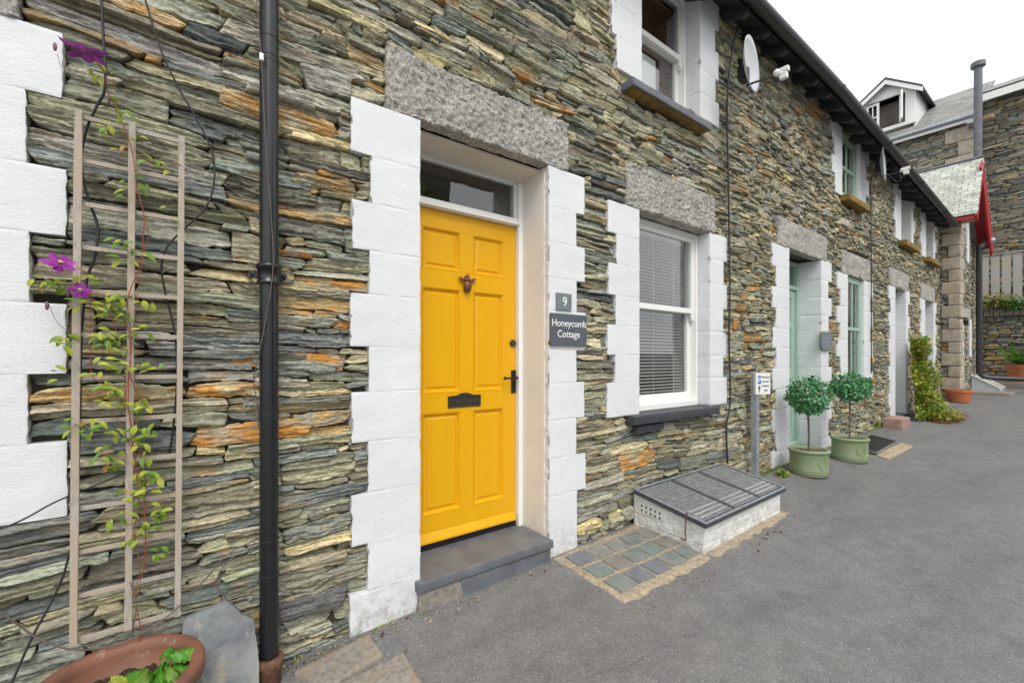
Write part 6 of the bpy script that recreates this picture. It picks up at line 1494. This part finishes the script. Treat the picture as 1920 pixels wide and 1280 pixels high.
# white framed hatch at the lane end
hx_ = 14.9; hc = atx(1838, 742, hx_); z0 = gz(hx_, hc.y)
t = thing('cellar_light', 'small sloping white framed hatch on a stone base at the lane end', 'cellar hatch', (hc.x, hc.y, z0))
pb = MB(); pb.prism([(PY-.0, z0+.05), (hc.y-.32, z0+.05), (hc.y-.32, z0+.12), (PY-.0, z0+.42)], hx_-.1, hx_+.7, axis='x'); pb.build('body', M['galvpale'] if 'galvpale' in M else M['dish'], t, .01)
pb = MB(); pb.prism([(PY, z0+.425), (hc.y-.34, z0+.122), (hc.y-.34, z0+.15), (PY, z0+.455)], hx_-.12, hx_-.04, axis='x'); pb.prism([(PY, z0+.425), (hc.y-.34, z0+.122), (hc.y-.34, z0+.15), (PY, z0+.455)], hx_+.64, hx_+.72, axis='x'); pb.build('frame', M['gloss'], t)
rbox('base_stone', hx_-.25, hx_+.75, hc.y-.5, PY, z0-.1, z0+.05, M['gravelstone'], t, cell=.06, amp=.01, fr=6, rad=.02, seed=5)

# ------------------------------------------------------------------ across the lane (seen only in the window glass)
OP = thing('opposite_house', 'stone house with chimney across the lane, mirrored in the window panes', 'house', (7.0, -10, -.2))
M['farstone'] = simple('far_slate_walling', (.17, .155, .115), .9, .5, 16, .8, 18, stretch=(1, 1, 4))
ob = MB(); ob.box(3.2, 15.0, -16, -10.2, -.6, 4.4); ob.prism([(-16.2, 4.4), (-13.1, 6.9), (-10.0, 4.4)], 3.2, 15.0, axis='x'); ob.build('wall', M['farstone'], OP)
rr_ = MB(); rr_.prism([(-9.8, 4.3), (-13.1, 7.0), (-13.1, 7.15), (-9.7, 4.42)], 3.0, 15.2, axis='x'); rr_.prism([(-16.4, 4.3), (-13.1, 7.0), (-13.1, 7.15), (-16.5, 4.42)], 3.0, 15.2, axis='x'); rr_.build('roof', M['roofplain'], OP)
cc = MB(); cc.box(7.3, 8.6, -13.7, -12.5, 6.0, 8.5); cc.box(7.2, 8.7, -13.8, -12.4, 8.3, 8.5); cc.build('chimney', M['farstone'], OP)
for x in (4.2, 6.3, 8.6, 11.2): w_ = MB(); w_.box(x, x+.9, -10.25, -10.17, 1.0, 2.4); w_.build('window', M['gloss'], OP)
tr_ = thing('tree', 'leafy green tree across the lane, mirrored in the window panes', 'tree', (3.6, -9.2, -.2)); tm = MB(); tm.tube([(3.6, -9.2, -.4), (3.65, -9.3, 1.6), (3.5, -9.4, 3.2), (3.7, -9.4, 4.6)], [.16, .13, .1, .05], 8); tm.build('trunk', M['bark'], tr_)
lm = MB(); rg = random.Random(12)
for i in range(2500):
    v = Vector((rg.gauss(0, 1), rg.gauss(0, 1), rg.gauss(0, 1))).normalized()*rg.random()**.4; p = Vector((4.6+v.x*2.6, -9.6+v.y*1.6, 4.9+v.z*1.7)); lm.leaf(p, Vector((rg.gauss(0, 1), rg.gauss(0, 1), rg.gauss(0, 1))).normalized(), Vector((0, 0, 1)), .22, .14, rg.choice([0, 1]))
lm.build('crown', [M['leafG'], M['leafD']], tr_)

# ------------------------------------------------------------------ loose grit, leaf crumbs and moss where the lane meets the walls
rg = random.Random(77); gr = MB()
for i in range(2600):
    x = rg.choice([rg.uniform(-.4, 4.5), rg.uniform(.2, 13)]); y = -.012-abs(rg.gauss(0, .045))
    if dxl-.02 < x < dxr+.02: y -= .05
    if 1.9 < x < 4.0: y = -.64-abs(rg.gauss(0, .04)) if rg.random() < .5 else y
    if -.5 < x < .3 and rg.random() < .5: continue
    r = rg.uniform(.0015, .006) if rg.random() < .93 else rg.uniform(.006, .012); z = gz(x, y)+r*.4; b0 = len(gr.v)
    for dx, dy, dz in ((1, 0, 0), (0, 1, 0), (-1, 0, 0), (0, -1, 0), (0, 0, .8), (0, 0, -.8)): gr.v.append((x+dx*r*rg.uniform(.6, 1.3), y+dy*r*rg.uniform(.6, 1.3), z+dz*r))
    m = rg.choice([0, 0, 1, 2]); gr.f += [(b0+a, b0+b_, b0+4) for a, b_ in ((0, 1), (1, 2), (2, 3), (3, 0))]+[(b0+b_, b0+a, b0+5) for a, b_ in ((0, 1), (1, 2), (2, 3), (3, 0))]; gr.m += [m]*8
tag(gr.build('grit', [M['gravelstone'], M['sand'], M['mulch']]), 'loose grit and crumbs gathered along the foot of the walls', kind='stuff')
ms = MB()
for i in range(2200):
    x = rg.choice([rg.gauss(5.0, .25), rg.gauss(8.9, .5), rg.uniform(.3, 13), rg.gauss(4.15, .12)]); y = -.01-abs(rg.gauss(0, .025)); 
    if dxl < x < dxr or x < .3 or 1.9 < x < 2.7: continue
    p = Vector((x, y, gz(x, y))); ms.leaf(p, Vector((rg.gauss(0, .6), rg.gauss(-.3, .5), 1)).normalized(), Vector((0, -1, .2)), rg.uniform(.008, .03), rg.uniform(.003, .007), rg.choice([0, 0, 1]))
tag(ms.build('moss', [M['leafG'], M['leafY']]), 'thin line of moss and grass blades along the wall foot', kind='stuff')
